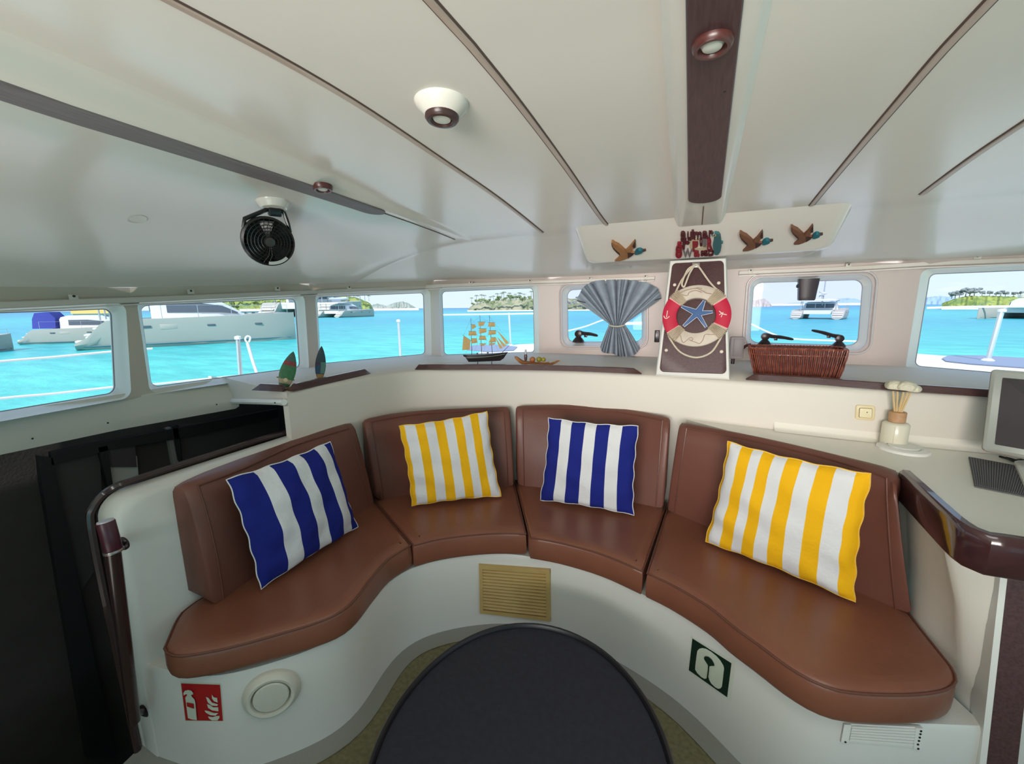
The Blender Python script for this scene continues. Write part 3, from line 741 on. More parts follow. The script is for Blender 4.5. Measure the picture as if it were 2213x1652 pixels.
MB().lathe([(.16, 0), (.16, .012), (.045, .03), (.045, ZT-.05), (.12, ZT-.035), (.12, ZT-.03)], (tc_.x, tc_.y, 0), n=32).build('pedestal', mat('pedestal grey', (.35, .35, .36), .3, .7), tb)
# ================================================================== PILLOWS
def stripe_mat(name, cols_, stops, piping=None):
    m_ = bpy.data.materials.new(name); m_.use_nodes = True; t = m_.node_tree; b = t.nodes['Principled BSDF']
    uv = t.nodes.new('ShaderNodeUVMap'); uv.uv_map = 'UVMap'; s = t.nodes.new('ShaderNodeSeparateXYZ'); t.links.new(uv.outputs[0], s.inputs[0])
    r = t.nodes.new('ShaderNodeValToRGB'); r.color_ramp.interpolation = 'CONSTANT'; cr_ = r.color_ramp
    while len(cr_.elements) < len(stops): cr_.elements.new(.5)
    for i, (p, k) in enumerate(stops): cr_.elements[i].position = p
    for i, (p, k) in enumerate(stops): cr_.elements[i].color = (*cols_[k], 1)
    t.links.new(s.outputs['X'], r.inputs['Fac'])
    n = t.nodes.new('ShaderNodeTexNoise'); n.inputs['Scale'].default_value = 420; n.inputs['Detail'].default_value = 2
    n2 = t.nodes.new('ShaderNodeTexNoise'); n2.inputs['Scale'].default_value = 14; n2.inputs['Detail'].default_value = 3
    c = t.nodes.new('ShaderNodeTexCoord'); t.links.new(c.outputs['Object'], n.inputs['Vector']); t.links.new(c.outputs['Object'], n2.inputs['Vector'])
    b1_ = t.nodes.new('ShaderNodeBump'); b1_.inputs['Strength'].default_value = .15; b1_.inputs['Distance'].default_value = .004
    b2_ = t.nodes.new('ShaderNodeBump'); b2_.inputs['Strength'].default_value = .45; b2_.inputs['Distance'].default_value = .02
    t.links.new(n.outputs['Fac'], b1_.inputs['Height']); t.links.new(n2.outputs['Fac'], b2_.inputs['Height']); t.links.new(b1_.outputs[0], b2_.inputs['Normal']); t.links.new(b2_.outputs[0], b.inputs['Normal'])
    t.links.new(r.outputs['Color'], b.inputs['Base Color']); b.inputs['Roughness'].default_value = .85; b.inputs['Specular IOR Level'].default_value = .2
    return m_
BLU, WHT, YEL = (.012, .020, .200), (.72, .72, .73), (.86, .46, .008)
def pillow(name, px, zs, stops, c2, label, thick, seed, bend=(0, 0, 0, 0)):
    """px = TL,TR,BR,BL ; zs = their heights"""
    q = [az(*p, z) for p, z in zip(px, zs)]; TL, TR, BR, BL = q
    cen = (TL+TR+BR+BL)/4; n = (TR-BL).cross(TL-BR).normalized()
    if n.dot(EYE-cen) < 0: n = -n
    rnd = random.Random(seed); N = 34; ph = [rnd.uniform(0, 6.28) for _ in range(8)]
    front, back = [], []
    for i in range(N+1):
        v = i/N; rf, rb = [], []
        for j in range(N+1):
            u = j/N
            # edges pinched inwards between the corners
            su = 4*u*(1-u); sv = 4*v*(1-v)
            uu = u+(.5-u)*sv*.045; vv = v+(.5-v)*su*.045
            uu += .006*math.sin(9*v*PI+ph[0])*(abs(2*u-1)**6); vv += .005*math.sin(8*u*PI+ph[1])*(abs(2*v-1)**6)
            p = lerp(lerp(BL, BR, uu), lerp(TL, TR, uu), vv)
            p += (TR-TL)*(bend[0]*sv*1)+n*(bend[1]*(su))
            prof = (max(0, su)*max(0, sv))**.42
            wr = .004*math.sin(13*u+5*v+ph[2])*math.sin(9*v+ph[3])+.003*math.sin(21*v+7*u+ph[4])+.0025*math.sin(17*u-9*v+ph[5])
            ew = .006*math.sin(26*v+ph[6])*abs(2*u-1)**4*(1-abs(2*u-1)**10)
            rf.append(p+n*(thick*prof+(wr+ew)*min(1, prof*2))); rb.append(p-n*(thick*.75*prof))
        front.append(rf); back.append(rb)
    o = thing(name, label, 'pillow', (cen.x, cen.y, min(zs)))
    m = MB(); m.grid(front); fcount = len(m.f); m.grid([r[::-1] for r in back])
    me = m.mesh('cover', stripe_mat(label[:20], (c2, WHT), stops), 80)
    # uv from row / column position
    uvl = me.uv_layers.new(name='UVMap'); nn = (N+1)*(N+1)
    for lp in me.loops:
        k = lp.vertex_index; kk = k if k < nn else k-nn; jj = kk % (N+1); ii = kk//(N+1)
        uvl.data[lp.index].uv = ((jj if k < nn else N-jj)/N, ii/N)
    ob = bpy.data.objects.new('cover', me); COL.objects.link(ob); finish(ob, o)
    per = [front[0][j] for j in range(N+1)]+[front[i][N] for i in range(1, N+1)]+[front[N][j] for j in range(N-1, -1, -1)]+[front[i][0] for i in range(N-1, 0, -1)]
    MB().tube(per, .0022, 5, closed=True).build('seam_piping', mat('piping pale', (.74, .74, .72), .8) if c2 == BLU else mat('piping yellow', (.80, .50, .08), .8), o)
    return o
pillow('pillow', [(490, 1036), (714, 954), (773, 1139), (563, 1274)], (.880, .890, .487, .487), [(0, 0), (.205, 1), (.345, 0), (.515, 1), (.635, 0), (.80, 1), (.915, 0)], BLU, 'large blue and white striped pillow leaning on the left backrest', .060, 1)
pillow('pillow', [(862, 921), (1052, 889), (1083, 1073), (890, 1094)], (.882, .902, .487, .487), [(0, 0), (.05, 1), (.165, 0), (.265, 1), (.375, 0), (.48, 1), (.585, 0), (.685, 1), (.785, 0), (.88, 1), (.985, 0)], YEL, 'small yellow and white striped pillow on the second seat cushion from the left', .048, 2)
pillow('pillow', [(1186, 903), (1380, 921), (1369, 1114), (1167, 1081)], (.890, .885, .487, .487), [(0, 0), (.155, 1), (.28, 0), (.43, 1), (.555, 0), (.70, 1), (.835, 0)], BLU, 'small blue and white striped pillow on the third seat cushion', .048, 3)
pillow('pillow', [(1574, 955), (1884, 1025), (1846, 1301), (1523, 1171)], (.893, .900, .487, .487), [(0, 0), (.03, 1), (.125, 0), (.215, 1), (.295, 0), (.385, 1), (.48, 0), (.58, 1), (.69, 0), (.80, 1), (.915, 0)], YEL, 'large yellow and white striped pillow leaning on the right backrest', .058, 4)
# ================================================================== DARK FIDDLE RAILS ON THE LEDGE
def fiddle(bl, tl, tr, br, label, bend=None, h=.026):
    """bl, br = ends of the foot; tl, tr = ends of the top edge (pixels)"""
    B = [az(*bl, 1.073)]+([az(*p, 1.073) for p in bend] if bend else [])+[az(*br, 1.073)]
    ax_ = (B[-1]-B[0]).normalized(); pr = V((-ax_.y, ax_.x, 0))
    L = (B[-1]-B[0]).length
    T0, T1 = az(*tl, 1.073+h), az(*tr, 1.073+h)
    s0 = max(.0, (T0-B[0]).dot(ax_)); s1 = max(0, -(T1-B[-1]).dot(ax_))
    P = resample(B, 16); rings = []
    o = thing('fiddle_rail', label, 'rail', B[0])
    m = MB()
    for i, p in enumerate(P):
        s = (p-B[0]).dot(ax_); e = min(1, (s+.004)/max(.006, s0), (L-s+.004)/max(.006, s1)) if 0 < i < 15 else 0
        rings.append((p, e))
    # straight run with sloped ends
    ts = [0, min(.4, s0/L)]+[i/14 for i in range(1, 14) if s0/L < i/14 < 1-s1/L]+[1-min(.4, s1/L), 1]
    R = []
    dense = resample(B, 200)
    for t in ts:
        p = dense[min(199, int(t*199))]; hh = h if 0 < t < 1 else .003
        R.append([p, p+pr*.008+V((0, 0, hh*.9)), p+pr*.012+V((0, 0, hh)), p+pr*.026+V((0, 0, hh)), p+pr*.030+V((0, 0, hh*.9)), p+pr*.034])
    m.loft(R).build('bar', DARKW, o, angle=30)
    return o
fiddle((543, 844), (549, 833), (601, 836), (608, 847), 'short dark fiddle rail on the ledge end at the hull opening')
fiddle((634, 846), (647, 830), (791, 798), (802, 807), 'dark fiddle rail on the side ledge in front of the blue surfboard')
fiddle((896, 799), (905, 788), (1371, 797), (1387, 809), 'long dark fiddle rail on the front ledge before the model ship', [(1010, 799), (1130, 800), (1260, 803)])
fiddle((1612, 821), (1631, 811), (2137, 841), (2150, 860), 'dark fiddle rail on the ledge below the wicker basket', [(1750, 829), (1900, 842), (2040, 852)])
# ================================================================== CURTAIN RAIL WITH BRACKETS
def wall_pt(px, py, off=.015):
    best = None
    for i in range(NW):
        q = WQ[i]; n = wn(q); p = hit(px, py, q[0]+n*off, n); w = (q[1]-q[0])
        s = (p-q[0]).dot(w)/w.length_squared
        c0 = -(.25); 
        if -.22 <= s <= 1.22:
            k = max(0, -s, s-1)
            if best is None or k < best[0]: best = (k, p, n)
    return best[1], best[2]
def rail_run(pxs, label, brk):
    o = thing('curtain_rail', label, 'rail', wall_pt(*pxs[len(pxs)//2])[0])
    P = []
    for p in pxs: P.append(wall_pt(*p))
    R = []
    for p, n in P:
        R.append([p-n*.012+V((0, 0, .011)), p+n*.006+V((0, 0, .011)), p+n*.009+V((0, 0, .008)), p+n*.009-V((0, 0, .008)), p+n*.006-V((0, 0, .011)), p-n*.012-V((0, 0, .011))])
    MB().loft(R).build('rail', mat('rail cream', (.66, .60, .53), .4), o, angle=30)
    R = [[p-n*.010-V((0, 0, .016)), p+n*.004-V((0, 0, .016)), p+n*.004-V((0, 0, .021)), p-n*.010-V((0, 0, .021))] for p, n in P]
    MB().loft(R).build('lip', mat('rail pale', (.74, .70, .64), .4), o, angle=30)
    for x, y in brk:
        p, n = wall_pt(x, y+9, .022); up = V((0, 0, 1)); s = up.cross(n)
        b = MB().rbox(p+up*.010, (.013, .004, .010), .003, (s, n, up)).build('bracket', mat('bracket cream', (.68, .62, .55), .4), o)
        MB().lathe([(.0045, 0), (.004, .002), (0, .003)], p+up*.014+n*.004, n, 10).build('screw', BLACK, b)
    return o
rail_run([(-230, 672), (0, 660), (243, 650), (300, 648), (640, 633), (688, 631), (918, 620), (955, 618), (1153, 610), (1225, 608), (1415, 601)], 'long cream curtain rail above the port and front-left windows', [(160, 640), (413, 627), (600, 620), (755, 617), (893, 611), (1017, 606), (1145, 602), (1275, 597), (1395, 593)])
rail_run([(1597, 590), (1860, 579), (2010, 570), (2330, 557)], 'cream curtain rail above the starboard front windows', [(1622, 581), (1833, 569), (2112, 552)])
# ================================================================== CEILING FITTINGS
def ceil_strip(name, pxs, w, m, th=.006, parent=None, lift=.001, n=60, up=False):
    P = [on_ceiling(*p) for p in pxs]; P = [V((p.x, p.y, 0)) for p in P]; _d = (P[1]-P[0]).normalized(); P = [P[0]-_d*2.0, P[0]-_d*1.0]+P
    P = resample(cr_curve(P, 8), n); R = []
    for i, p in enumerate(P):
        t = (P[min(i+1, n-1)]-P[max(i-1, 0)]).normalized(); s = V((t.y, -t.x, 0)).normalized()
        z = zceil(p.x, p.y); a, b = p-s*w/2, p+s*w/2
        za, zb = zceil(a.x, a.y), zceil(b.x, b.y)
        R.append([V((a.x, a.y, za+.004)), V((a.x, a.y, za-th*.6)), V((lerp(a, b, .12).x, lerp(a, b, .12).y, za-th)), V((lerp(a, b, .88).x, lerp(a, b, .88).y, zb-th)), V((b.x, b.y, zb-th*.6)), V((b.x, b.y, zb+.004))])
    return MB().loft(R)
def batten(pxs, label):
    o = thing('ceiling_batten', label, 'batten', on_ceiling(*pxs[-1]))
    ceil_strip('b', pxs, .013, BATT, .005).build('strip', BATT, o, angle=30)
    ceil_strip('b', pxs, .020, BATT, .002).build('dark_groove', mat('groove dark', (.10, .065, .055), .6), o, angle=30)  # wider, darker strip showing along both batten edges
    return o
batten([(370, -2), (560, 98), (770, 222), (960, 348), (1080, 430), (1171, 502)], 'second wooden ceiling batten to the left of the centre beam')
batten([(930, -2), (1020, 98), (1130, 235), (1230, 370), (1290, 458), (1314, 489)], 'wooden ceiling batten just left of the centre beam, right of the round lamp')
batten([(2140, -2), (2040, 105), (1930, 232), (1840, 338), (1754, 443)], 'long wooden ceiling batten to the right of the centre beam')
batten([(2290, 212), (2213, 264), (2100, 340), (1993, 419)], 'short wooden ceiling batten at the upper right corner')
# centre beam
cb = thing('centre_beam', 'white raised ceiling beam with dark wooden panel leading down to the ornaments', 'beam', on_ceiling(1520, 300))
def beam_ring(y, wl, wr, th, chf=.018):
    z = zceil(0, y)
    return [V((wl-chf, y, z+.004)), V((wl-chf, y, z-.002)), V((wl-.004, y, z-th)), V((wl+.004, y, z-th-.003)), V((wr-.004, y, z-th-.003)), V((wr+.004, y, z-th)), V((wr+chf, y, z-.002)), V((wr+chf, y, z+.004))]
bl0, br0 = on_ceiling(1452, 0, .02), on_ceiling(1642, 0, .02); bl1, br1 = on_ceiling(1467, 470, .02), on_ceiling(1558, 464, .02)
R = []
for i in range(30):
    t = i/29; y = -1.6+(1.93+1.6)*t; s = (y-bl0.y)/(bl1.y-bl0.y)
    R.append(beam_ring(y, bl0.x+(bl1.x-bl0.x)*s, br0.x+(br1.x-br0.x)*s, .020))
MB().loft(R).build('casing', CEIL, cb, angle=25)
pl0, pr0 = on_ceiling(1482, 0, .024), on_ceiling(1606, 0, .024); pl1, pr1 = on_ceiling(1487, 430, .024), on_ceiling(1559, 425, .024)
R = []
_ye = pl1.y+.045
for y in [-1.5+(_ye-.052+1.5)*i/30 for i in range(31)]+[_ye-.05+.05*math.sin(PI/2*i/10) for i in range(1, 11)]:
    s = (y-pl0.y)/(pl1.y-pl0.y); a = pl0.x+(pl1.x-pl0.x)*s; b = pr0.x+(pr1.x-pr0.x)*s
    k = max(0, (y-(pl1.y-.005))/.05); c = (a+b)/2; sc = math.sqrt(max(.02, 1-k*k)) if k > 0 else 1; a, b = c+(a-c)*sc, c+(b-c)*sc
    z = zceil(0, y)-.022; R.append([V((a, y, z)), V((a, y, z-.005)), V((a+.002, y, z-.007)), V((b-.002, y, z-.007)), V((b, y, z-.005)), V((b, y, z))])
MB().loft(R).build('panel', DARKP, cb, angle=25)
MB().tube([V((.008, y, zceil(0, y)-.0235)) for y in (1.68, 1.8, 1.92)], .0022, 5).build('wire', mat('brown wire', (.12, .07, .05), .5), cb)
for px_ in ((1496, 197), (1567, 198)):
    p = on_ceiling(*px_, .029); MB().lathe([(.003, 0), (.003, .001), (0, .0015)], p, (0, 0, -1), 8).build('screw', BLACK, cb)
RMAH = mat('mahogany ring', (.085, .022, .018), .35, coat=.2)
LENS = mat('lamp lens', (.66, .66, .58), .25)
def downlight(px, py, r, label, dz=0.0, nrm=None, deep=.012, ring_m=RMAH, lens=.58):
    p = on_ceiling(px, py, dz); n = nrm or ceil_n(p.x, p.y)
    o = thing('downlight', label, 'lamp', p, 'ceiling downlights')
    del o['group']
    MB().lathe([(r, -.004), (r, .003), (r*.96, deep*.7), (r*.86, deep), (r*.70, deep), (r*lens, deep*.55), (r*lens, -.002)], p, n, 32).build('bezel', ring_m, o)
    MB().lathe([(r*lens, deep*.3), (r*lens*.8, deep*.75), (r*lens*.4, deep*.9), (0, deep*.92)], p, n, 28).build('lens', LENS, o)
    return o
downlight(1540, 90, .0305, 'round mahogany downlight set in the dark centre beam panel', .029, V((0, -.04, -1)).normalized())
# grey band panel on the lower port part of the ceiling, with its lamp
gb = thing('ceiling_panel', 'long grey-brown panel with rounded end along the port side ceiling', 'panel', on_ceiling(500, 330))
GN = 46; g0 = [on_ceiling(*p) for p in ((-200, 118), (0, 193), (300, 285), (600, 374), (830, 441))]
Pm = resample(cr_curve(g0, 8), GN); xg = -1.154
ya, yb = Pm[0].y, on_ceiling(818, 440).y+.05
R = []
for y in [-1.2+(yb-.02+1.2)*i/40 for i in range(41)]+[yb-.02+.05*math.sin(PI/2*i/10) for i in range(1, 11)]:
    hw = .043; k = max(0, (y-(yb-.02))/.050); hw *= math.sqrt(max(.02, 1-k*k)) if k > 0 else 1
    x0, x1 = xg-hw, xg+hw; za, zb = zceil(x0, y), zceil(x1, y)
    R.append([V((x0, y, za+.003)), V((x0, y, za-.004)), V((x0+.002, y, za-.006)), V((x1-.002, y, zb-.006)), V((x1, y, zb-.004)), V((x1, y, zb+.003))])
MB().loft(R).build('board', GREYP, gb, angle=25)
MB().tube([V((xg+.034*.3, y, zceil(xg, y)-.0015)) for y in (yb+.03, yb+.2, yb+.4, yb+.56)], .0018, 5).build('wire', mat('brown wire', (.12, .07, .05), .5), gb)
downlight(697, 404, .030, 'round downlight on the grey port ceiling panel', .006, V((.10, -.05, -1)).normalized())
# surface lamp on a white dome
pL = on_ceiling(955, 222); nL = ceil_n(pL.x, pL.y)
dl_ = thing('ceiling_lamp', 'round lamp with dark bezel on a white dome between the left battens', 'lamp', pL)
MB().lathe([(.058, -.006), (.058, .003), (.053, .010), (.042, .020), (.036, .026), (.032, .028)], pL, nL, 36).build('dome', CEIL, dl_)
MB().lathe([(.036, .024), (.036, .032), (.032, .037), (.025, .038), (.021, .034), (.021, .028)], pL, nL, 32).build('bezel', mat('bezel dark', (.060, .028, .026), .3), dl_)
MB().lathe([(.021, .030), (.018, .0345), (0, .036)], pL, nL, 28).build('lens', LENS, dl_)
# small round ceiling disc
pd = on_ceiling(296, 472); nd = ceil_n(pd.x, pd.y); dk = thing('ceiling_disc', 'small flat white disc on the port ceiling left of the fan', 'disc', pd)
MB().lathe([(.028, -.002), (.028, .002), (.025, .004), (.023, .0035), (.022, .002), (.0, .002)], pd, nd, 28).build('cap', CEIL, dk, angle=20)
# ------------------------------------------------------------------ fan
pf = on_ceiling(590, 436); nf = ceil_n(pf.x, pf.y); fan = thing('fan', 'small black caged fan hanging from a white mount on the port ceiling', 'fan', pf)
MB().lathe([(.054, -.006), (.054, .004), (.050, .010), (.044, .020), (.041, .024), (.028, .026)], pf, nf, 32).build('mount', CEIL, fan)
sc_f = (pf-EYE).length/F
fc = EYE+(ray(580, 522).normalized())*((pf-EYE).length*.985)           # fan head centre
FA = (EYE-fc).normalized(); FA = (FA+RT*.22-UP*.10).normalized(); FR = 52*sc_f*.80
fu = FA.cross(V((0, 0, 1))).normalized(); fv = fu.cross(FA); fv = fv if fv.z > 0 else -fv
def fp(r, a, z): return fc+fu*(r*math.cos(a))+fv*(r*math.sin(a))+FA*z
m = MB()
for sx_ in (-1, 1):
    m.tube([pf+nf*.022+fu*(sx_*.012), pf+nf*.034+fu*(sx_*.030), fc+fu*(sx_*FR*.78)+fv*FR*.80, fc+fu*(sx_*FR*.86)+fv*FR*.45], [.008, .007, .007, .005], 8)
m.build('yoke', BLACK, fan)
MB().rbox(pf+nf*.036, (.020, .016, .014), .005, (fu, FA, fv)).build('pivot', BLACK, fan)
MB().lathe([(FR*.55, -.040), (FR*.85, -.034), (FR*.98, -.018), (FR, .0), (FR*.98, .012), (FR*.90, .016), (FR*.90, .004), (FR*.9, -.012), (FR*.5, -.022), (FR*.1, -.024)], fc, FA, 40).build('shell', BLACK, fan)
cg = MB()
for k, rr_ in enumerate((.30, .42, .54, .66, .78)):
    cg.tube([fp(FR*rr_, 2*PI*i/40, .030-.016*(rr_/.9)**2) for i in range(40)], .0016, 4, closed=True)
for i in range(28):
    a = 2*PI*i/28; cg.tube([fp(FR*.16, a, .030), fp(FR*.55, a+.12, .024), fp(FR*.90, a+.3, .014)], .0013, 4)
cg.build('cage', BLACK, fan, kind='stuff')
MB().lathe([(FR*.22, .020), (FR*.22, .030), (FR*.18, .036), (0, .038)], fc, FA, 24).build('hub', mat('hub bronze', (.06, .045, .038), .3, .3), fan)
for i in range(4):
    a = 2*PI*i/4; b = MB().grid([[fp(FR*.2, a-.3, -.004), fp(FR*.5, a-.35, -.008), fp(FR*.84, a-.35, -.010)], [fp(FR*.2, a+.1, .008), fp(FR*.5, a+.28, .008), fp(FR*.84, a+.30, .006)]]); b.build('blade', BLACK, fan)
MB().grid([[fp(FR*.93, 3.9+.9*i/8, .0165) for i in range(9)], [fp(FR*.80, 3.9+.9*i/8, .018) for i in range(9)]]).build('badge', mat('badge silver', (.55, .56, .53), .3), fan)
# ================================================================== DUCKS AND SIGN ON THE BROW
BX = V((1, 0, 0)); BYv = BN.cross(BX).normalized(); BYv = BYv if BYv.z > 0 else -BYv
def brow_shape(pts, th, base=.011): return [on_brow(*p, base) for p in pts], th
DB = mat('duck brown', (.155, .060, .030), .55, var=(60, (.20, .085, .042), .3, .7)); DBd = mat('duck dark', (.050, .018, .014), .55); DT = mat('duck teal', (.012, .125, .16), .45); DO = mat('duck orange', (.30, .13, .05), .55, var=(60, (.36, .17, .065), .3, .7))
def duck(ox, oy, s, body, label):
    """zoomed drawing coordinates (1844 px per 100 px) -> photo pixels"""
    def Z(pts): return [(ox+(x-1100)*s, oy+(y-850)*s) for x, y in pts]
    o = thing('flying_duck', label, 'ornament', on_brow(ox, oy, .011))
    def part(nm, pts, m_, th, b0=.011):
        P = [on_brow(*p, b0) for p in cr_like(Z(pts))]; MB().loft([P, [p+BN*th for p in P]]).build(nm, m_, o, angle=30)
    def cr_like(p): return p
    part('body', [(540, 1240), (700, 1090), (765, 1000), (770, 960), (960, 800), (1040, 860), (1330, 890), (1250, 985), (1060, 1110), (940, 1170), (740, 1230)], body, .010)
    part('wing', [(415, 440), (460, 430), (560, 500), (700, 560), (880, 720), (960, 800), (1050, 880), (900, 1000), (770, 960), (620, 830), (490, 690), (430, 560)], body, .016)
    part('wing', [(980, 800), (1120, 670), (1260, 500), (1345, 395), (1370, 480), (1375, 650), (1290, 700), (1180, 850), (1060, 860)], body, .012)
    part('wing_tip', [(1250, 590), (1345, 395), (1372, 480), (1375, 650), (1300, 690)], DBd, .0135)
    part('wing_edge', [(415, 440), (480, 620), (560, 700), (740, 860), (770, 960), (620, 830), (490, 690), (430, 560)], DBd, .0175)
    part('breast', [(1060, 880), (1330, 890), (1250, 985), (1070, 1100)], DBd, .0125)
    part('head', [(1330, 890), (1380, 810), (1500, 745), (1580, 745), (1660, 800), (1640, 850), (1560, 890), (1420, 930), (1350, 920)], DT, .016)
    part('beak', [(1640, 800), (1770, 790), (1785, 810), (1650, 850)], DBd, .010)
sd = 120/2213
duck(1359.6, 536.1, sd, DO, 'lighter orange-brown flying duck ornament, left of the lettered sign')
duck(1635, 514, sd*.97, DB, 'brown flying duck ornament just right of the lettered sign')
duck(1744, 500, sd*.93, DB, 'brown flying duck ornament at the right end of the brow')
sg = thing('letter_sign', 'sign of dark red cut-out letters and teal figure between the ducks', 'sign', on_brow(1508, 520, .011))
RD1, RD2, RD3 = mat('sign maroon', (.075, .008, .014), .5), mat('sign red', (.24, .012, .024), .5), mat('sign grey', (.16, .135, .14), .5)
CRS, TL_ = mat('sign cream', (.56, .48, .32), .6), mat('sign teal', (.035, .13, .14), .5)
def text_mesh(txt, size, ext):
    c = bpy.data.curves.new('letters', 'FONT'); c.body = txt; c.size = size; c.extrude = ext; c.offset = size*.02; c.resolution_u = 3
    o = bpy.data.objects.new('letters', c); COL.objects.link(o); bpy.context.view_layer.update()
    me = bpy.data.meshes.new_from_object(o.evaluated_get(bpy.context.evaluated_depsgraph_get())); bpy.data.objects.remove(o); return me
def letter(ch, x0, y0, x1, y1, m_, rot=0.0):
    """one letter fitted into a pixel box on the brow"""
    me = text_mesh(ch, 1.0, .1); xs = [v.co.x for v in me.vertices]; ysv = [v.co.y for v in me.vertices]
    a, b, c, d = min(xs), max(xs), min(ysv), max(ysv)
    for v in me.vertices:
        u = (v.co.x-a)/(b-a); w = (v.co.y-c)/(d-c); u2 = u-.5; w2 = w-.5
        u2, w2 = u2*math.cos(rot)-w2*math.sin(rot), u2*math.sin(rot)+w2*math.cos(rot)
        p = on_brow(x0+(x1-x0)*(u2+.5), y1+(y0-y1)*(w2+.5), .011); v.co = p+BN*(.010 if v.co.z > 0 else 0)
    me.materials.append(m_); ob = bpy.data.objects.new('letter', me); COL.objects.link(ob); finish(ob, sg); return ob
zz = 140/2213
def ZB_(x, y): return (1440+x*zz, 480+y*zz)
for ch, x0, y0, x1, y1, m_ in (('a', 495, 215, 695, 540, RD1), ('u', 725, 240, 870, 500, RD1), ('l', 870, 175, 950, 450, RD1), ('m', 955, 240, 1215, 470, RD1), ('a', 1240, 215, 1430, 430, RD1), ('r', 1460, 195, 1590, 420, RD1),
                               ('a', 380, 580, 560, 760, RD2), ('r', 560, 560, 800, 800, RD1), ('P', 905, 540, 1100, 880, RD2), ('u', 1150, 450, 1240, 700, RD1), ('l', 1265, 450, 1370, 710, RD3), ('R', 1400, 440, 1590, 860, RD2),
                               ('8', 320, 700, 550, 1110, RD2), ('W', 570, 810, 900, 1095, RD3), ('a', 945, 850, 1150, 1070, RD2), ('s', 1180, 890, 1290, 1040, RD1), ('a', 1290, 880, 1430, 1040, RD1), ('D', 1440, 850, 1630, 1040, RD1)):
    p0, p1 = ZB_(x0, y0), ZB_(x1, y1); letter(ch, p0[0], p0[1], p1[0], p1[1], m_)
def sgp(nm, pts, m_, th, b0=.011):
    P = [on_brow(*ZB_(*p), b0) for p in pts]; MB().loft([P, [p+BN*th for p in P]]).build(nm, m_, sg, angle=30)
sgp('figure', [(1560, 310), (1600, 250), (1700, 225), (1800, 240), (1860, 330), (1885, 520), (1890, 700), (1860, 850), (1780, 970), (1700, 985), (1650, 940), (1620, 800), (1600, 650), (1640, 440), (1720, 370), (1640, 345)], TL_, .012)
sgp('eye', [(1590, 265), (1650, 235), (1710, 265), (1700, 305), (1630, 320)], CRS, .014); sgp('pupil', [(1625, 255), (1665, 240), (1680, 270), (1640, 285)], BLACK, .016)
sgp('fin', [(1880, 555), (1945, 560), (1940, 595), (1880, 590)], TL_, .010)
sgp('backing', [(880, 480), (960, 460), (1130, 450), (1130, 540), (920, 560), (915, 860), (800, 800), (800, 640)], CRS, .004); sgp('backing', [(990, 770), (1120, 780), (1400, 720), (1380, 850), (1250, 870), (980, 870)], CRS, .004)
# ================================================================== THINGS ON THE LEDGE
def frame_at(P, facing=None):
    """local axes at a ledge point: X to the right in the photo, Y away, Z up"""
    d = V((P.x, P.y, 0)).normalized(); return V((d.y, -d.x, 0)), d, V((0, 0, 1))
def surfboard(base, top, wpx, cols_, label, lean=.02, stand=None):
    B = az(*base, 1.082); X, Yd, Z = frame_at(B)
    k = B.length; d0 = (B-EYE).dot(FW)/F
    tp = hit(*top, B+Yd*lean, Yd*-1); ax_ = tp-B; Lb = ax_.length; ax_.normalize(); n = ax_.cross(X).normalized(); W = ax_.cross(n).normalized()
    n = n if n.dot(Yd) < 0 else -n
    o = thing('surfboard_ornament', label, 'ornament', B); hw = wpx*d0/2
    def prof(t): return hw*max(.02, (math.sin(PI*min(1, max(0, .12+.88*t))**.92))**.75) if t < 1 else hw*.02
    def seg(t0, t1, m_, nm):
        m = MB(); R = []
        for i in range(9):
            t = t0+(t1-t0)*i/8; w = prof(t); p = B+ax_*Lb*t
            R.append([p+W*(w*math.cos(2*PI*j/14))+n*(.0035*math.sin(2*PI*j/14)) for j in range(14)])
        m.loft(R).build(nm, m_, o)
    for t0, t1, c, nm in cols_: seg(t0, t1, mat('surf '+nm+label[:9], c, .45, var=(90, tuple(x*1.5 for x in c), .35, .75)), 'board_'+nm)
    return o, B, X, Yd, n, W, ax_, Lb, hw
o_, B, X, Yd, n_, W_, ax_, Lb, hw = surfboard((613, 837), (634, 760), 31, [(0, .10, (.03, .13, .05), 'tail'), (.10, .22, (.30, .24, .14), 'tan_band'), (.22, .60, (.030, .125, .045), 'green_middle'), (.60, .72, (.20, .030, .030), 'red_band'), (.72, 1, (.045, .095, .080), 'nose')], 'green surfboard ornament with red band leaning on a small wooden stand')
WD = mat('orange wood', (.34, .13, .045), .5, var=(40, (.42, .18, .07), .3, .7))
MB().rbox(B+X*.030+V((0, 0, -.006)), (.036, .010, .005), .002, (X, Yd, V((0, 0, 1)))).build('stand', WD, o_)
MB().tube([B+ax_*Lb*.24-W_*.032+Yd*.006, B+ax_*Lb*.22+W_*.034+Yd*.006], .0028, 6).build('crossbar', WD, o_)
MB().lathe([(.008, 0), (.008, .001), (0, .0012)], B+ax_*Lb*.2+n_*.0036, n_, 16).build('badge', mat('badge cream', (.62, .45, .30), .5), o_)
o_, B, X, Yd, n_, W_, ax_, Lb, hw = surfboard((691, 818), (695, 748), 21, [(0, .13, (.30, .19, .06), 'yellow_tail'), (.13, .50, (.018, .060, .13), 'blue_middle'), (.50, 1, (.022, .050, .068), 'dark_nose')], 'dark blue surfboard ornament standing upright behind the side fiddle rail')
MB().prism([B+ax_*Lb*.15+W_*(-hw*.80)+n_*.003, B+ax_*Lb*.15+W_*(-hw*.05)+n_*.003, B+ax_*Lb*.50+W_*(-hw*.05)+n_*.003, B+ax_*Lb*.50+W_*(-hw*.95)+n_*.003], n_*.0012).build('panel', mat('surf teal panel', (.10, .22, .18), .5), o_)
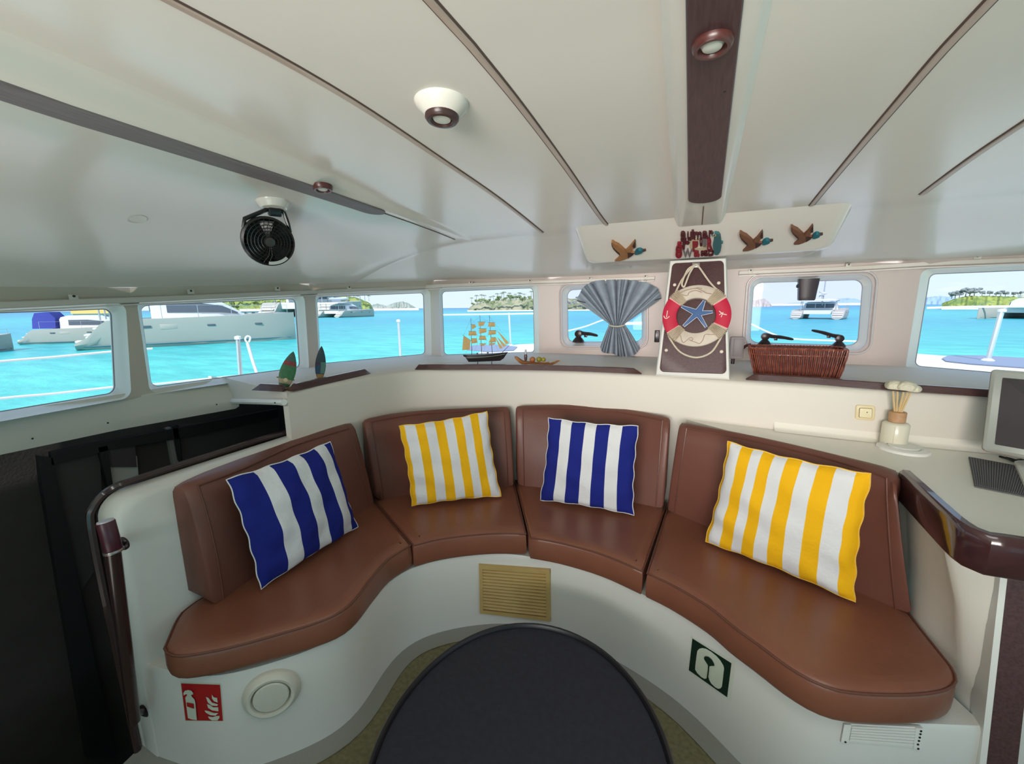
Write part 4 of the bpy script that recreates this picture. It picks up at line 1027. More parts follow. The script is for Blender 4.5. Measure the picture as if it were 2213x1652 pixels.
MB().prism([B+ax_*Lb*.42+W_*(hw*.1)+n_*.003, B+ax_*Lb*.42+W_*(hw*.9)+n_*.003, B+ax_*Lb*.49+W_*(hw*.9)+n_*.003, B+ax_*Lb*.49+W_*(hw*.1)+n_*.003], n_*.0012).build('panel', mat('surf plum', (.12, .03, .05), .5), o_)
MB().rbox(B+V((0, 0, -.004)), (.022, .012, .004), .002, (X, Yd, V((0, 0, 1)))).build('stand', WD, o_)
# ------------------------------------------------------------------ model ship
SB_ = az(1047, 789, 1.072); Xs, Ys, Zs = frame_at(SB_); Ys_n = -Ys
ship = thing('model_ship', 'model three-masted sailing ship with tan sails standing on the front ledge', 'model ship', SB_)
def sp_(zx, zy, off=0.0):       # zoomed drawing coords (9.22 px per px), plane through the ship
    return hit(980+zx/9.2208, 660+zy/9.2208, SB_, Ys)+Ys*off
HB = mat('ship hull black', (.016, .013, .018), .35); SAIL = mat('tan sail', (.66, .43, .17), .8, var=(80, (.74, .50, .23), .35, .7)); SPAR = mat('ship spar', (.045, .018, .014), .5); SLN = mat('hull line', (.55, .55, .42), .5)
hullp = [(195, 985), (240, 1010), (300, 1075), (300, 1130), (975, 1105), (1035, 1000), (1075, 935), (950, 950), (700, 970), (420, 985)]
st_ = []
for zx, zt, zb, w in ((195, 985, 1015, .010), (240, 985, 1040, .017), (300, 985, 1128, .021), (420, 983, 1126, .023), (600, 975, 1120, .024), (800, 962, 1112, .022), (930, 950, 1106, .015), (1000, 943, 1060, .008), (1050, 938, 985, .003), (1078, 932, 945, .001)):
    T0, T1 = sp_(zx, zt), sp_(zx, zb); st_.append([T0-Ys*w, T0+Ys*w, lerp(T0, T1, .5)+Ys*w*.95, T1+Ys*w*.25, T1-Ys*w*.25, lerp(T0, T1, .5)-Ys*w*.95])
MB().loft(st_).build('hull', HB, ship, angle=30)
MB().tube([sp_(zx, zy, -w-.001) for zx, zy, w in ((235, 1030, .016), (300, 1034, .0205), (600, 1022, .0235), (800, 1004, .0215), (930, 985, .0155), (1030, 968, .006))], .0009, 4).build('hull_stripe', SLN, ship)
for a, b in (((430, 985), (520, 940)), ((640, 975), (725, 920))):
    c = (sp_(*a)+sp_(*b))/2; MB().rbox(c, (.005, .008, .003), .001, (Xs, Ys, Zs)).build('deck_house', HB, ship)
for zx in (483, 763): MB().tube([sp_(zx, 1120), V((sp_(zx, 1188).x, sp_(zx, 1188).y, 1.072))], .0022, 8).build('stand_post', SPAR, ship)
for zx0, zy0, zx1, zy1 in ((348, 265, 365, 985), (525, 212, 562, 975), (712, 210, 775, 965)):
    m = MB().tube([sp_(zx0, zy0), sp_(zx1, zy1)], [.0010, .0018], 6); mm_ = m.build('mast', SPAR, ship)
    MB().lathe([(.0, -.0018), (.0016, -.0008), (.0016, .0008), (0, .0018)], sp_(zx0, zy0), (0, 0, 1), 8).build('mast_top', SPAR, mm_)
MB().tube([sp_(970, 945), sp_(1150, 760)], [.0016, .0008], 6).build('bowsprit', SPAR, ship)
def sail(tl, tr, br, bl, bulge=.012, yard=True, tri=False):
    R = []
    for i in range(6):
        v = i/5; r = []
        for j in range(7):
            u = j/6; zx = lerp(lerp(tl[0], tr[0], u), lerp(bl[0], br[0], u), v); zy = lerp(lerp(tl[1], tr[1], u), lerp(bl[1], br[1], u), v)
            r.append(sp_(zx, zy, -.0035-bulge*math.sin(PI*v)*math.sin(PI*min(1, .15+.7*u))))
        R.append(r)
    sl_ = MB().grid(R); back = [[p+Ys*.0008 for p in r] for r in R]; sl_.grid(back)
    so = sl_.build('sail', SAIL, ship)
    if yard: MB().tube([lerp(sp_(*tl), sp_(*tr), -.15)+Ys*-.003, lerp(sp_(*tl), sp_(*tr), 1.03)+Ys*-.003], .0008, 5).build('yard', SPAR, so)
sail((355, 385), (430, 385), (455, 430), (370, 485), .003); sail((310, 518), (445, 518), (468, 600), (300, 605), .006); sail((365, 662), (465, 662), (480, 745), (355, 765), .006)
sail((495, 332), (635, 332), (600, 405), (505, 420), .004); sail((515, 465), (655, 465), (660, 535), (515, 570), .006); sail((525, 612), (635, 612), (660, 690), (500, 690), .008); sail((530, 765), (655, 765), (600, 810), (535, 800), .004)
sail((700, 345), (825, 345), (830, 425), (690, 430), .006); sail((710, 502), (845, 502), (848, 575), (690, 595), .008); sail((745, 640), (845, 640), (850, 735), (700, 745), .008); sail((720, 760), (835, 760), (815, 785), (700, 800), .004)
sail((200, 605), (345, 700), (320, 885), (175, 895), .004); sail((870, 500), (900, 530), (1110, 750), (1045, 780), .003, False); sail((868, 632), (880, 640), (1055, 805), (985, 830), .003, False); sail((835, 640), (850, 660), (985, 855), (920, 865), .003, False)
rg_ = MB(); 
for a, b in (((348, 270), (200, 605)), ((348, 270), (525, 460)), ((525, 215), (700, 345)), ((525, 215), (355, 380)), ((712, 215), (870, 500)), ((712, 215), (1140, 765)), ((845, 505), (1100, 760)), ((525, 460), (365, 900)), ((712, 500), (560, 900)), ((775, 640), (900, 930)), ((480, 760), (400, 960)), ((660, 690), (600, 960)), ((348, 520), (250, 960)), ((640, 690), (760, 760))):
    rg_.tube([sp_(*a), sp_(*b)], .00035, 3)
rg_.build('rigging', mat('rigging', (.20, .18, .20), .8), ship, kind='stuff')
# ------------------------------------------------------------------ wooden boat tray with fruit and a bottle
TB = az(1160, 789, 1.074); Xt, Yt, Zt = frame_at(TB)
def tp2(zx, zy, off=0.0): return hit(980+zx/9.2208, 660+zy/9.2208, TB, Yt)+Yt*off
tray = thing('boat_tray', 'small orange wooden boat-shaped tray of fruit on the front ledge', 'tray', TB)
R = []
for zx, zt, zb, w in ((1218, 1020, 1050, .003), (1260, 1020, 1095, .010), (1310, 1060, 1140, .018), (1380, 1110, 1190, .024), (1500, 1128, 1197, .028), (1650, 1142, 1200, .028), (1800, 1150, 1203, .025), (1930, 1155, 1205, .018), (2010, 1130, 1170, .010), (2070, 1100, 1140, .006), (2115, 1098, 1112, .003)):
    a, b = tp2(zx, zt), tp2(zx, zb); i_ = lerp(a, b, .55)
    R.append([a-Yt*w, b-Yt*w*.55, b+Yt*w*.55, a+Yt*w, a+Yt*w*.88, i_+Yt*w*.5, i_-Yt*w*.5, a-Yt*w*.88])
MB().loft(R).build('hull', WD, tray, angle=50)
ot = thing('toy_outrigger', 'short wooden stick outrigger beside the boat tray', 'ornament', tp2(1860, 1135)) if False else None
MB().tube([tp2(1780, 1140, -.026), tp2(1905, 1128, -.030)], .0035, 8).build('outrigger', WD, tray)
def fruit(zx, zy, r, m_, label, name='fruit', stem=True, sq=1.0):
    c = tp2(zx, zy, -.004); rr_ = r*((c-EYE).dot(FW)/F)/9.2208
    o = thing(name, label, name.split('_')[0], c)
    MB().lathe([(0, -rr_*.92*sq), (rr_*.5, -rr_*.88*sq), (rr_*.9, -rr_*.4*sq), (rr_, 0), (rr_*.92, rr_*.45*sq), (rr_*.55, rr_*.85*sq), (rr_*.15, rr_*.92*sq), (0, rr_*.86*sq)], c, (0, 0, 1), 18).build('skin', m_, o)
    MB().tube([c+V((0, 0, rr_*.85*sq)), c+V((.001, 0, rr_*1.15*sq))], .0007, 5).build('stem', SPAR, o)
fruit(1575, 1082, 58, mat('fruit orange', (.36, .11, .03), .5, var=(120, (.42, .16, .05), .35, .7)), 'orange-red round fruit in the boat tray')
fruit(1705, 1078, 55, mat('fruit green', (.20, .20, .02), .4, var=(80, (.34, .28, .03), .35, .7)), 'yellow-green round fruit in the middle of the boat tray')
fruit(1795, 1082, 46, mat('fruit yellow', (.38, .30, .03), .4, var=(80, (.28, .24, .03), .35, .7)), 'yellow round fruit at the right in the boat tray')
bt0 = tp2(1440, 1105, -.004); bs = (bt0-EYE).dot(FW)/F/9.2208
bo_ = thing('glass_bottle', 'tiny clear bottle with dark base standing in the boat tray', 'bottle', bt0)
MB().lathe([(22*bs, 0), (30*bs, 30*bs), (34*bs, 90*bs), (26*bs, 130*bs)], bt0, (0, 0, 1), 14).build('body', mat('bottle brown', (.10, .06, .05), .25), bo_)
MB().lathe([(26*bs, 130*bs), (18*bs, 190*bs), (16*bs, 222*bs), (0, 228*bs)], bt0, (0, 0, 1), 14).build('neck', mat('bottle grey', (.42, .40, .42), .2), bo_)
# ------------------------------------------------------------------ curtain
cur = thing('curtain', 'short blue-grey curtain gathered with a cord in front of the left front hatch', 'curtain', aY(1337, 606, HY-.06))
CT = [(1246, 650), (1252, 636), (1258, 624), (1266, 616), (1276, 611), (1287, 607), (1306, 605), (1327, 604.5), (1350, 604.5), (1375, 607), (1399, 611), (1411, 617), (1422, 624), (1426, 635), (1429, 645)]
CH = [(1297, 750), (1299, 757), (1302, 762), (1312, 764), (1326, 765), (1330, 768.5), (1345, 771), (1360, 772), (1372, 767), (1383, 754)]
def pres(P, n): return [(p.x, p.y) for p in resample([V((a, b, 0)) for a, b in P], n)]
NU = 150; ct, ch = pres(CT, NU), pres(CH, NU); rows_ = []
rnd = random.Random(5); phs = [rnd.uniform(0, 6.28) for _ in range(4)]
def pleat(u, amp): return amp*(abs(math.sin(PI*(11*u+.35*math.sin(5*u*PI+phs[0]))))**.7-.5)
for i in range(40):
    v = i/39; r = []
    for j in range(NU):
        u = j/(NU-1)
        tx, ty = 1317.5+(u*31.5), 701+2.5*math.sin(PI*u)
        if v < .56:
            t = v/.56; k = t**.92; x, y = lerp(ct[j][0], tx, k), lerp(ct[j][1], ty, k)
            bowx = math.sin(PI*t)*(u-.5)*-10; x += bowx; y += math.sin(PI*t)*abs(u-.5)*8
            amp = .060*(1-.7*t)
        else:
            t = (v-.56)/.44; x, y = lerp(tx, ch[j][0], t**.85), lerp(ty, ch[j][1], t); amp = .016+.030*t
        ed = min(1, min(u, 1-u)*9)
        y0 = HY-.085+.0*u
        fw = .022*math.sin(PI*v) if v < .56 else .0
        r.append(aY(x, y, y0-fw-pleat(u, amp)*(.35+.65*ed)))
    rows_.append(r)
CUR = mat('blue grey cloth', (.30, .35, .41), .9, var=(30, (.36, .41, .47), .35, .7), bump=(300, .25))
cm_ = MB().grid(rows_); cm_.grid([[p+V((0, .003, 0)) for p in r] for r in rows_]); cm_.build('cloth', CUR, cur, angle=80)
band = [aY(1316+34*(.5-.5*math.cos(2*PI*i/24)), 703+3*math.sin(PI*(.5-.5*math.cos(2*PI*i/24))), HY-.095-.026*math.sin(2*PI*i/24)) for i in range(24)]
MB().tube(band, .0055, 6, closed=True).build('tie_cord', mat('tie cord', (.60, .57, .50), .8, bump=(200, .5)), cur)
HEM = mat('hem dark', (.055, .060, .075), .9)
MB().tube([aY(*p, HY-.092) for p in ((1247, 650), (1258, 653), (1270, 655))], .003, 5).build('hem', HEM, cur)
MB().tube([aY(*p, HY-.092) for p in ((1429, 645), (1415, 649), (1401, 654))], .003, 5).build('hem', HEM, cur)
for x in (1268, 1278, 1394, 1398): MB().tube(cr_curve([aY(x, 604, HY-.055), aY(x-1.5, 610, HY-.065), aY(x+1, 616, HY-.07)], 4), .0022, 5).build('hook', mat('hook pale', (.70, .68, .62), .5), cur)
# ------------------------------------------------------------------ hatch latches (parts of the hatch windows)
def latch(wi, bx, by, ex, ey, parent):
    yb_ = HY-.030; P0 = aY(bx, by, yb_); s = (P0-EYE).dot(FW)/F; n = V((0, -1, 0)); sg_ = 1 if ex > bx else -1
    b = MB().lathe([(13*s, 0), (12*s, 4*s), (8*s, 9*s), (5*s, 12*s), (4*s, 16*s)], P0+V((0, 0, -1*s)), (0, 0, 1), 18).build('latch', DKMET, parent)
    k = P0+V((0, 0, 17*s)); MB().lathe([(4*s, -6*s), (7.5*s, -5*s), (8.5*s, 0), (7.5*s, 5*s), (4*s, 6*s)], k, n, 18).build('knob', DKMET, b)
    e_ = aY(ex, ey, yb_-.012); m_ = lerp(k, e_, .25)+V((0, 0, 2*s))
    MB().tube(cr_curve([k+V((0, 0, 4*s)), m_, lerp(k, e_, .6)+V((0, 0, 2*s)), e_], 6), [4.5*s, 4.5*s, 4.5*s, 4.5*s, 4.2*s, 4.2*s, 4*s, 4*s, 4*s, 3.8*s, 3.8*s, 3.8*s, 3.6*s, 3.4*s, 3.2*s, 3.2*s, 3*s, 2.6*s, 1.6*s], 8).build('lever', DKMET, b)
    MB().rbox(lerp(k, e_, .38)-V((0, 0, 3.0*s)), (3*s, 3*s, 2.5*s), .5*s).build('catch', DKMET, b)
W5, W6 = bpy.data.objects['window_5'], bpy.data.objects['window_6']
latch(5, 1250, 739, 1292, 726, W5); latch(6, 1652, 745, 1715, 734, W6); latch(6, 1812, 749, 1754, 714, W6)
# dark device hanging at the top of the right hatch
dv = thing('hanging_device', 'dark box-shaped device hanging at the top of the right front hatch', 'device', aY(1747, 606, HY-.03))
d0 = aY(1747, 606, HY-.035); s = (d0-EYE).dot(FW)/F
MB().loft([[d0+V((a*s, b*s, -z*s)) for a, b in ((-w, -8), (-w+4, -11), (w-4, -11), (w, -8), (w, 6), (-w, 6))] for z, w in ((-3, 18.5), (8, 18), (22, 16.5), (34, 15.5), (41, 15), (43, 13))]).build('body', mat('device purple brown', (.050, .035, .045), .45), dv, angle=40)
MB().lathe([(3.5*s, 0), (3.5*s, 5*s), (0, 6*s)], d0+V((-16*s, -3*s, -12*s)), (-1, 0, 0), 10).build('button', BLACK, dv)
# ------------------------------------------------------------------ wicker basket
BF = [az(1634, 812, 1.075), az(1815, 823, 1.075)]; bx_ = (BF[1]-BF[0]).normalized(); by_ = V((-bx_.y, bx_.x, 0)); BW = (BF[1]-BF[0]).length
def top_at(px, py, off): return hit(px, py, BF[0]-by_*off, by_)
TF = [top_at(1621, 753, .022), top_at(1838, 763, .022)]; hB = (TF[0].z+TF[1].z)/2
dB = .125
basket = thing('wicker_basket', 'reddish brown wicker basket on the ledge below the right front hatch', 'basket', BF[0])
b4 = [BF[0]+by_*.034, BF[1]+by_*.034, BF[1]+by_*(.034+dB), BF[0]+by_*(.034+dB)]
b4 = [V((p.x, p.y, 1.0735)) for p in b4]
t4 = [TF[0]+by_*.034, TF[1]+by_*.034, TF[1]+by_*(dB+.07), TF[0]+by_*(dB+.07)]
t4 = [V((p.x, p.y, hB+(.004 if i in (1, 2) else 0))) for i, p in enumerate(t4)]
def brow_ring(q, r=.02):
    L = [(q[i]-q[i-1]).length for i in range(4)]; out = []
    for i in range(4):
        a, b = q[i], q[(i+1) % 4]; L_ = (b-a).length
        out += [lerp(a, b, (r+(L_-2*r)*k/8)/L_) for k in range(9)]
    return out
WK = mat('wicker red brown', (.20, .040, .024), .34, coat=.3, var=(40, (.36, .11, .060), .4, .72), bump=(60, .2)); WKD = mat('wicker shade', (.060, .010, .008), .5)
def bl_(k, bulge=.0): return [lerp(a, b, k) for a, b in zip(brow_ring(b4), brow_ring(t4))]
m = MB(); cB = sum(b4, V())/4
def shr(R, d): c = sum(R, V())/len(R); return [p+(c-p).normalized()*d for p in R]
rr_ = [bl_(k) for k in (0, .35, .7, .97)]
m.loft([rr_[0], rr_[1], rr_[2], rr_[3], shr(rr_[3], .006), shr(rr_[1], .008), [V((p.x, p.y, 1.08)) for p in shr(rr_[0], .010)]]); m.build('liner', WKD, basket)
rib = MB(); n_f = 44
def wall_line(u, k):     # u around the ring 0..1
    R0, R1 = brow_ring(b4), brow_ring(t4); N_ = len(R0); s = u*N_; i = int(s) % N_; f = s-int(s)
    return lerp(lerp(R0[i], R0[(i+1) % N_], f), lerp(R1[i], R1[(i+1) % N_], f), k)
cen_ = (sum(b4, V())+sum(t4, V()))/8
rnd = random.Random(3)
def ribset(side, n):
    a0, b0_, a1, b1_ = b4[side], b4[(side+1) % 4], t4[side], t4[(side+1) % 4]; out_ = ((a0+b0_)/2-cen_); out_.z = 0; out_.normalize()
    for i in range(n):
        u = (i+.5)/n; ul = u+rnd.uniform(-.006, .006); pts = []
        for k in range(7):
            t = k/6; p = lerp(lerp(a0, b0_, ul), lerp(a1, b1_, u), t)+out_*(.002+.004*math.sin(PI*t)+.0025*math.sin(2*PI*t+i*PI)); pts.append(p)
        rib.tube(pts, .0021, 5)
ribset(0, 46); ribset(1, 18); ribset(3, 18); ribset(2, 40)
rib.build('ribs', WK, basket, kind='stuff')
def roped(R, r, tw, nm):
    m = MB(); P = resample(R+[R[0]], 161)[:-1]
    for ph in (0, PI):
        Q = []
        for i, p in enumerate(P):
            t = (P[(i+1) % 160]-P[i-1]).normalized(); s = V((t.y, -t.x, 0)); a = ph+2*PI*tw*i/160; Q.append(p+s*(r*.6*math.cos(a))+V((0, 0, r*.6*math.sin(a))))
        m.tube(Q, r*.75, 5, closed=True)
    m.build(nm, WK, basket, kind='stuff')
roped(bl_(1.0), .0048, 40, 'rim'); roped(shr(bl_(.04), -.004), .004, 30, 'foot_band')
roped(shr(bl_(.78), -.005), .0022, 30, 'waist_band')
m = MB(); m.tube(cr_curve([t4[3]+V((.01, 0, .004)), aY(1612, 748, t4[3].y), aY(1606, 753, t4[3].y-.01)], 6), .007, 8).build('handle', WKD, basket)
# ------------------------------------------------------------------ small fittings beside the pillar
ob = thing('outlet_box', 'grey plastic outlet box on the wall right of the pillar', 'outlet', az(1592, 752, 1.2)) if False else None
P_o = aY(1592, 752, HY-.55); s = (P_o-EYE).dot(FW)/F
ob = thing('outlet_box', 'grey plastic outlet box with dark plug just right of the pillar', 'outlet', P_o)
MB().rbox(P_o, (13.5*s, .012, 24*s), .006).build('case', mat('outlet grey', (.24, .21, .21), .5), ob)
MB().rbox(P_o+V((2*s, -.012, 1*s)), (9*s, .003, 19*s), .002).build('cover', mat('outlet grey lid', (.20, .175, .18), .5), ob)
MB().lathe([(3.5*s, 0), (3.5*s, 12*s), (0, 13*s)], P_o+V((-5*s, 0, -23*s)), (0, 0, -1), 10).build('plug', DKMET, ob)
P_l = aY(1420, 727, HY-.70+.02); s = (P_l-EYE).dot(FW)/F
lb = thing('pillar_hinge', 'small dark vertical fitting on the left side of the pillar', 'fitting', P_l)
MB().rbox(P_l, (5*s, .010, 13*s), .003).build('plate', DKMET, lb)
MB().rbox(P_l+V((-1.5*s, -.009, 0)), (2.5*s, .003, 9*s), .001).build('catch', BLACK, lb)
# ================================================================== THINGS ON AND ABOVE THE DESK
YW = az(1868, 905, 1.0).y
def wall_right(px, py, off=.0):      # on the upright wall between desk and ledge, starboard part
    best = None; d = ray(px, py)
    for a, b in zip(LEc, LEc[1:]):
        n = V((-(b-a).y, (b-a).x, 0)).normalized(); den = d.dot(n)
        if abs(den) < 1e-6: continue
        t = (V((a.x, a.y, EYE.z))-EYE).dot(n)/den; p = EYE+d*t; s = (V((p.x, p.y, 1.07))-a).dot(b-a)/(b-a).length_squared
        if t > 0 and -.01 <= s <= 1.01 and (best is None or t < best[0]): best = (t, p, -n)
    return best[1]+best[2]*off, best[2]
swp, swn = wall_right(1868, 892, .004); sw_q = [wall_right(*p, .004)[0] for p in ((1847, 906), (1889, 909), (1891, 877), (1849, 875))]
sw = thing('light_switch', 'square cream wall switch above the desk left of the reed diffuser', 'switch', swp)
def plate(q, r, th, n, m_, nm, par, base=0.0):
    uv_ = rr_uv(q, r, 3); MB().loft([[bil(q, *p)+n*base for p in uv_], [bil(q, *p)+n*(base+th*.7) for p in uv_], [bil(inset_q(q, th*.4), *p)+n*(base+th) for p in uv_]]).build(nm, m_, par, angle=35)
plate(sw_q, .008, .008, swn, CREAM, 'plate', sw, -.004); plate(inset_q(sw_q, .011), .004, .004, swn, mat('cream light', (.82, .73, .48), .4), 'rocker', sw, .005)
MB().tube([bil(inset_q(sw_q, .0105), *p)+swn*.0052 for p in rr_uv(inset_q(sw_q, .0105), .004, 3)], .0010, 4, closed=True).build('groove', mat('groove brown', (.22, .14, .06), .6), sw)
MB().lathe([(.002, 0), (.002, .0008), (0, .001)], lerp(sw_q[0], sw_q[2], .56)+swn*.0095, swn, 8).build('dot', BLACK, sw)
# round white plate set in the desk
vp = az(1951, 972, ZD+.001); dv_ = thing('desk_vent_plate', 'round white plastic plate set in the desk top before the reed diffuser', 'plate', vp)
rv = (az(2012, 984, ZD)-az(1891, 964, ZD)).length/2
MB().lathe([(rv, -.001), (rv, .004), (rv*.96, .008), (rv*.72, .013), (rv*.70, .012), (rv*.66, .009), (0, .009)], vp, (0, 0, 1), 48).build('rim', WHITE, dv_, angle=25)
MB().lathe([(rv*.60, .008), (rv*.60, .013), (rv*.56, .015), (0, .016)], vp, (0, 0, 1), 40).build('cap', WHITE, dv_, angle=25)
MB().lathe([(.003, 0), (.003, .001), (0, .0012)], vp+V((-rv*.55, rv*.15, .0135)), (0, 0, 1), 8).build('screw', BLACK, dv_)
# reed diffuser
rp0 = az(1929, 962, ZD+.001); s = (rp0-EYE).dot(FW)/F
rd = thing('reed_diffuser', 'glass reed diffuser bottle with wooden collar and cream flower heads on the desk', 'diffuser', rp0)
FRG = mat('frosted bottle', (.74, .70, .56), .25, spec=.6)
hb = 50*s
MB().lathe([(21*s, 0), (22.5*s, 2*s), (22.5*s, hb-3*s), (20*s, hb), (12*s, hb+2*s)], rp0, (0, 0, 1), 28).build('bottle', FRG, rd)
MB().rbox(rp0+V((.0, 0, 0))+frame_at(rp0)[0]*(-.3*s)-frame_at(rp0)[1]*22.4*s+V((0, 0, hb*.45)), (.4*s, .4*s, hb*.44), .1*s, frame_at(rp0)).build('label_seam', mat('seam tan', (.58, .50, .34), .5), rd)
MB().lathe([(13.5*s, 0), (14.5*s, 1*s), (14.5*s, 21*s), (13.5*s, 22*s), (10*s, 22*s)], rp0+V((0, 0, hb+2*s)), (0, 0, 1), 24).build('collar', mat('collar wood', (.46, .25, .12), .55, var=(60, (.54, .32, .17), .3, .7)), rd)
X_, Y_, Z_ = frame_at(rp0); top0 = rp0+Z_*(hb+22*s)
RDM = mat('reed', (.66, .48, .24), .7)
for a, b in ((-7, -13), (-3, -6), (1, 3), (4, 9), (6, 14)):
    MB().tube([top0+X_*a*.6*s-Z_*6*s, top0+X_*b*s-Y_*((a*7) % 4+1)*s+Z_*46*s], 1.9*s, 6).build('reed', RDM, rd)
fl = MB(); rnd = random.Random(4); fc_ = top0+Z_*56*s
FLW = mat('flower cream', (.72, .67, .52), .9, bump=(120, .6))
for i in range(3):
    c = fc_+X_*((-11, 6, 17)[i]*s)+Y_*((2, -4, 3)[i]*s)+Z_*((0, 1, -3)[i]*s); m = MB(); Rr = (17, 17, 13)[i]*s
    for k, t in enumerate((0, .8, 1.6, 2.4)):
        rows__ = []
        for a in range(7):
            la = -.5+a*.33; rows__.append([c+(X_*math.cos(th)+Y_*math.sin(th))*(Rr*math.cos(la)*(1-.12*k)*(1+.07*math.sin(5*th+t*3+k)))+Z_*(Rr*.72*math.sin(la)*(1-.12*k)+k*.6*s) for th in [2*PI*j/22 for j in range(22)]])
        m.grid(rows__, close_u=True)
    m.build('flower', FLW, rd, angle=80, kind='stuff')
# monitor
mon = thing('monitor', 'silver framed flat monitor standing at the right end of the desk', 'monitor', az(2200, 990, ZD))
M0 = az(2150, 962, ZD); 
mTL, mBL = None, None
Zb_, = (ZD+.045,)
mBL = az(2122, 973, Zb_); xdir = V((math.cos(math.radians(-31)), math.sin(math.radians(-31)), 0)); mn = V((xdir.y, -xdir.x, 0)).normalized(); mn = mn if mn.dot(EYE-mBL) > 0 else -mn
mTL = hit(2143, 798, mBL+mn*-.03, (mn+V((0, 0, .14))).normalized())
yd = (mTL-mBL); Wd = .46; mq = [mBL, mBL+xdir*Wd, mTL+xdir*Wd, mTL]; mnn = (mq[1]-mq[0]).cross(yd).normalized(); mnn = mnn if mnn.dot(EYE-mBL) > 0 else -mnn
SIL = mat('monitor silver', (.48, .50, .46), .35, .2); plate(mq, .012, .022, mnn, SIL, 'bezel', mon, -.022)
plate(expand(mq, .003, mnn, 0), .012, .030, mnn, mat('monitor back', (.42, .33, .27), .4), 'back_shell', mon, -.045)
sq_ = inset_q(mq, .026); plate(sq_, .003, .0015, mnn, mat('screen grey', (.075, .065, .068), .25), 'screen', mon, .0003)
MB().prism([bil(sq_, .0, .995)+mnn*.002, bil(sq_, .07, .995)+mnn*.002, bil(sq_, .60, .10)+mnn*.002, bil(sq_, .52, .10)+mnn*.002][::1], mnn*.0006).build('screen_band', mat('screen dark band', (.030, .024, .026), .25), mon)
ft_ = (mq[0]+mq[1])/2+V((0, 0, -.02)); MB().rbox(V((ft_.x, ft_.y, ZD+.006))-mnn*.03, (.10, .07, .006), .003).build('foot', BLACK, mon)
MB().tube([V((ft_.x, ft_.y, ZD+.01))-mnn*.03, ft_+V((0, 0, .05))-mnn*.02], .022, 10).build('neck', BLACK, mon)
# ridged mat with white keyboard corner and cable
mt = [az(*p, ZD+.001) for p in ((2106, 1053), (2226, 1077), (2262, 1020), (2093, 989))]
mat_ = thing('ridged_mat', 'grey ridged rubber mat lying on the desk by the monitor', 'mat', mt[0])
GRM = mat('mat grey', (.105, .10, .105), .7); GRL = mat('mat ridge', (.20, .19, .195), .6)
MB().prism(mt, (0, 0, .003)).build('sheet', GRM, mat_)
for i in range(26):
    u = (i+.7)/26.5; a, b = bil(mt, u-.006, .035), bil(mt, u+.006, .035); c, d_ = bil(mt, u+.006, .965), bil(mt, u-.006, .965)
    MB().prism([p+V((0, 0, .003)) for p in (a, b, c, d_)], (0, 0, .0018)).build('ridge', GRL, mat_)
kq = [az(*p, ZD+.008) for p in ((2214, 1052), (2300, 1075), (2320, 1010), (2190, 998))]
kb = thing('white_keyboard', 'corner of a white keyboard lying on the ridged mat', 'keyboard', kq[0]); uvk = rr_uv(kq, .02); MB().loft([[bil(kq, *p)-V((0, 0, .003)) for p in uvk], [bil(kq, *p)+V((0, 0, .006)) for p in uvk], [bil(inset_q(kq, .004), *p)+V((0, 0, .010)) for p in uvk]]).build('case', WHITE, kb)
cbp = [az(*p, ZD+.006) for p in ((2160, 987), (2175, 991), (2190, 996), (2205, 994), (2225, 1000))]; co = thing('cable', 'black cable bundle lying on the desk under the monitor', 'cable', cbp[0])
MB().tube(cr_curve(cbp, 5), .004, 6).build('cord', BLACK, co); MB().tube(cr_curve([p+V((.01, -.012, .002)) for p in cbp], 5), .003, 6).build('cord', BLACK, co)
# ================================================================== VENTS, STICKERS ON THE SETTEE BASE
def bq_at(tl, tr, br, bl, off=0.003):
    q = [hit_base(*p, off) for p in (bl, br, tr, tl)]; n = sum((k[1] for k in q), V()).normalized(); return [k[0] for k in q], n
def patch(tl, tr, br, bl, off, nx=10, ny=3):
    """curved patch following the base"""
    R = []
    for i in range(ny+1):
        r = []
        for j in range(nx+1):
            u, v = j/nx, i/ny; x = lerp(lerp(tl[0], tr[0], u), lerp(bl[0], br[0], u), v); y = lerp(lerp(tl[1], tr[1], u), lerp(bl[1], br[1], u), v)
            r.append(hit_base(x, y, off)[0])
        R.append(r)
    return R
LVM = mat('louvre tan', (.50, .34, .125), .45, var=(12, (.56, .40, .16), .3, .7)); LVD = mat('louvre gap shade', (.10, .055, .015), .6)
lv = thing('louvre_vent', 'tan louvred vent grille on the settee base behind the table', 'vent', hit_base(1113, 1279)[0])
c4 = [(1035, 1218), (1190, 1229), (1191, 1340), (1037, 1322)]
def lp(u, v, off): x = lerp(lerp(c4[0][0], c4[1][0], u), lerp(c4[3][0], c4[2][0], u), v); y = lerp(lerp(c4[0][1], c4[1][1], u), lerp(c4[3][1], c4[2][1], u), v); return hit_base(x, y, off)[0]
def bar(u0, v0, u1, v1, o0, o1, nx=8):
    R = []
    for i in range(nx+1):
        u = lerp(u0, u1, i/nx); R.append([lp(u, v0, o0), lp(u, v0, o1), lp(u, v1, o1), lp(u, v1, o0)])
    return MB().loft(R)
bar(.02, .02, .98, .98, -.002, .002).build('backing', LVD, lv)  # dark sheet: shade between the slats put into its colour
for a in ((0, 0, 1, .085), (0, .93, 1, 1)): bar(*a, -.002, .012).build('frame_rail', LVM, lv, angle=30)
for a in ((0, 0, .045, 1), (.945, 0, 1, 1)): bar(*a, -.002, .0125, 2).build('frame_stile', LVM, lv, angle=30)
for k in range(13):
    v0 = .100+.0635*k; R = []
    for i in range(9):
        u = lerp(.045, .945, i/8); R.append([lp(u, v0, .0015), lp(u, v0+.004, .005), lp(u, v0+.036, .013), lp(u, v0+.042, .011), lp(u, v0+.042, .0015)])
    MB().loft(R).build('slat', LVM, lv, angle=30)
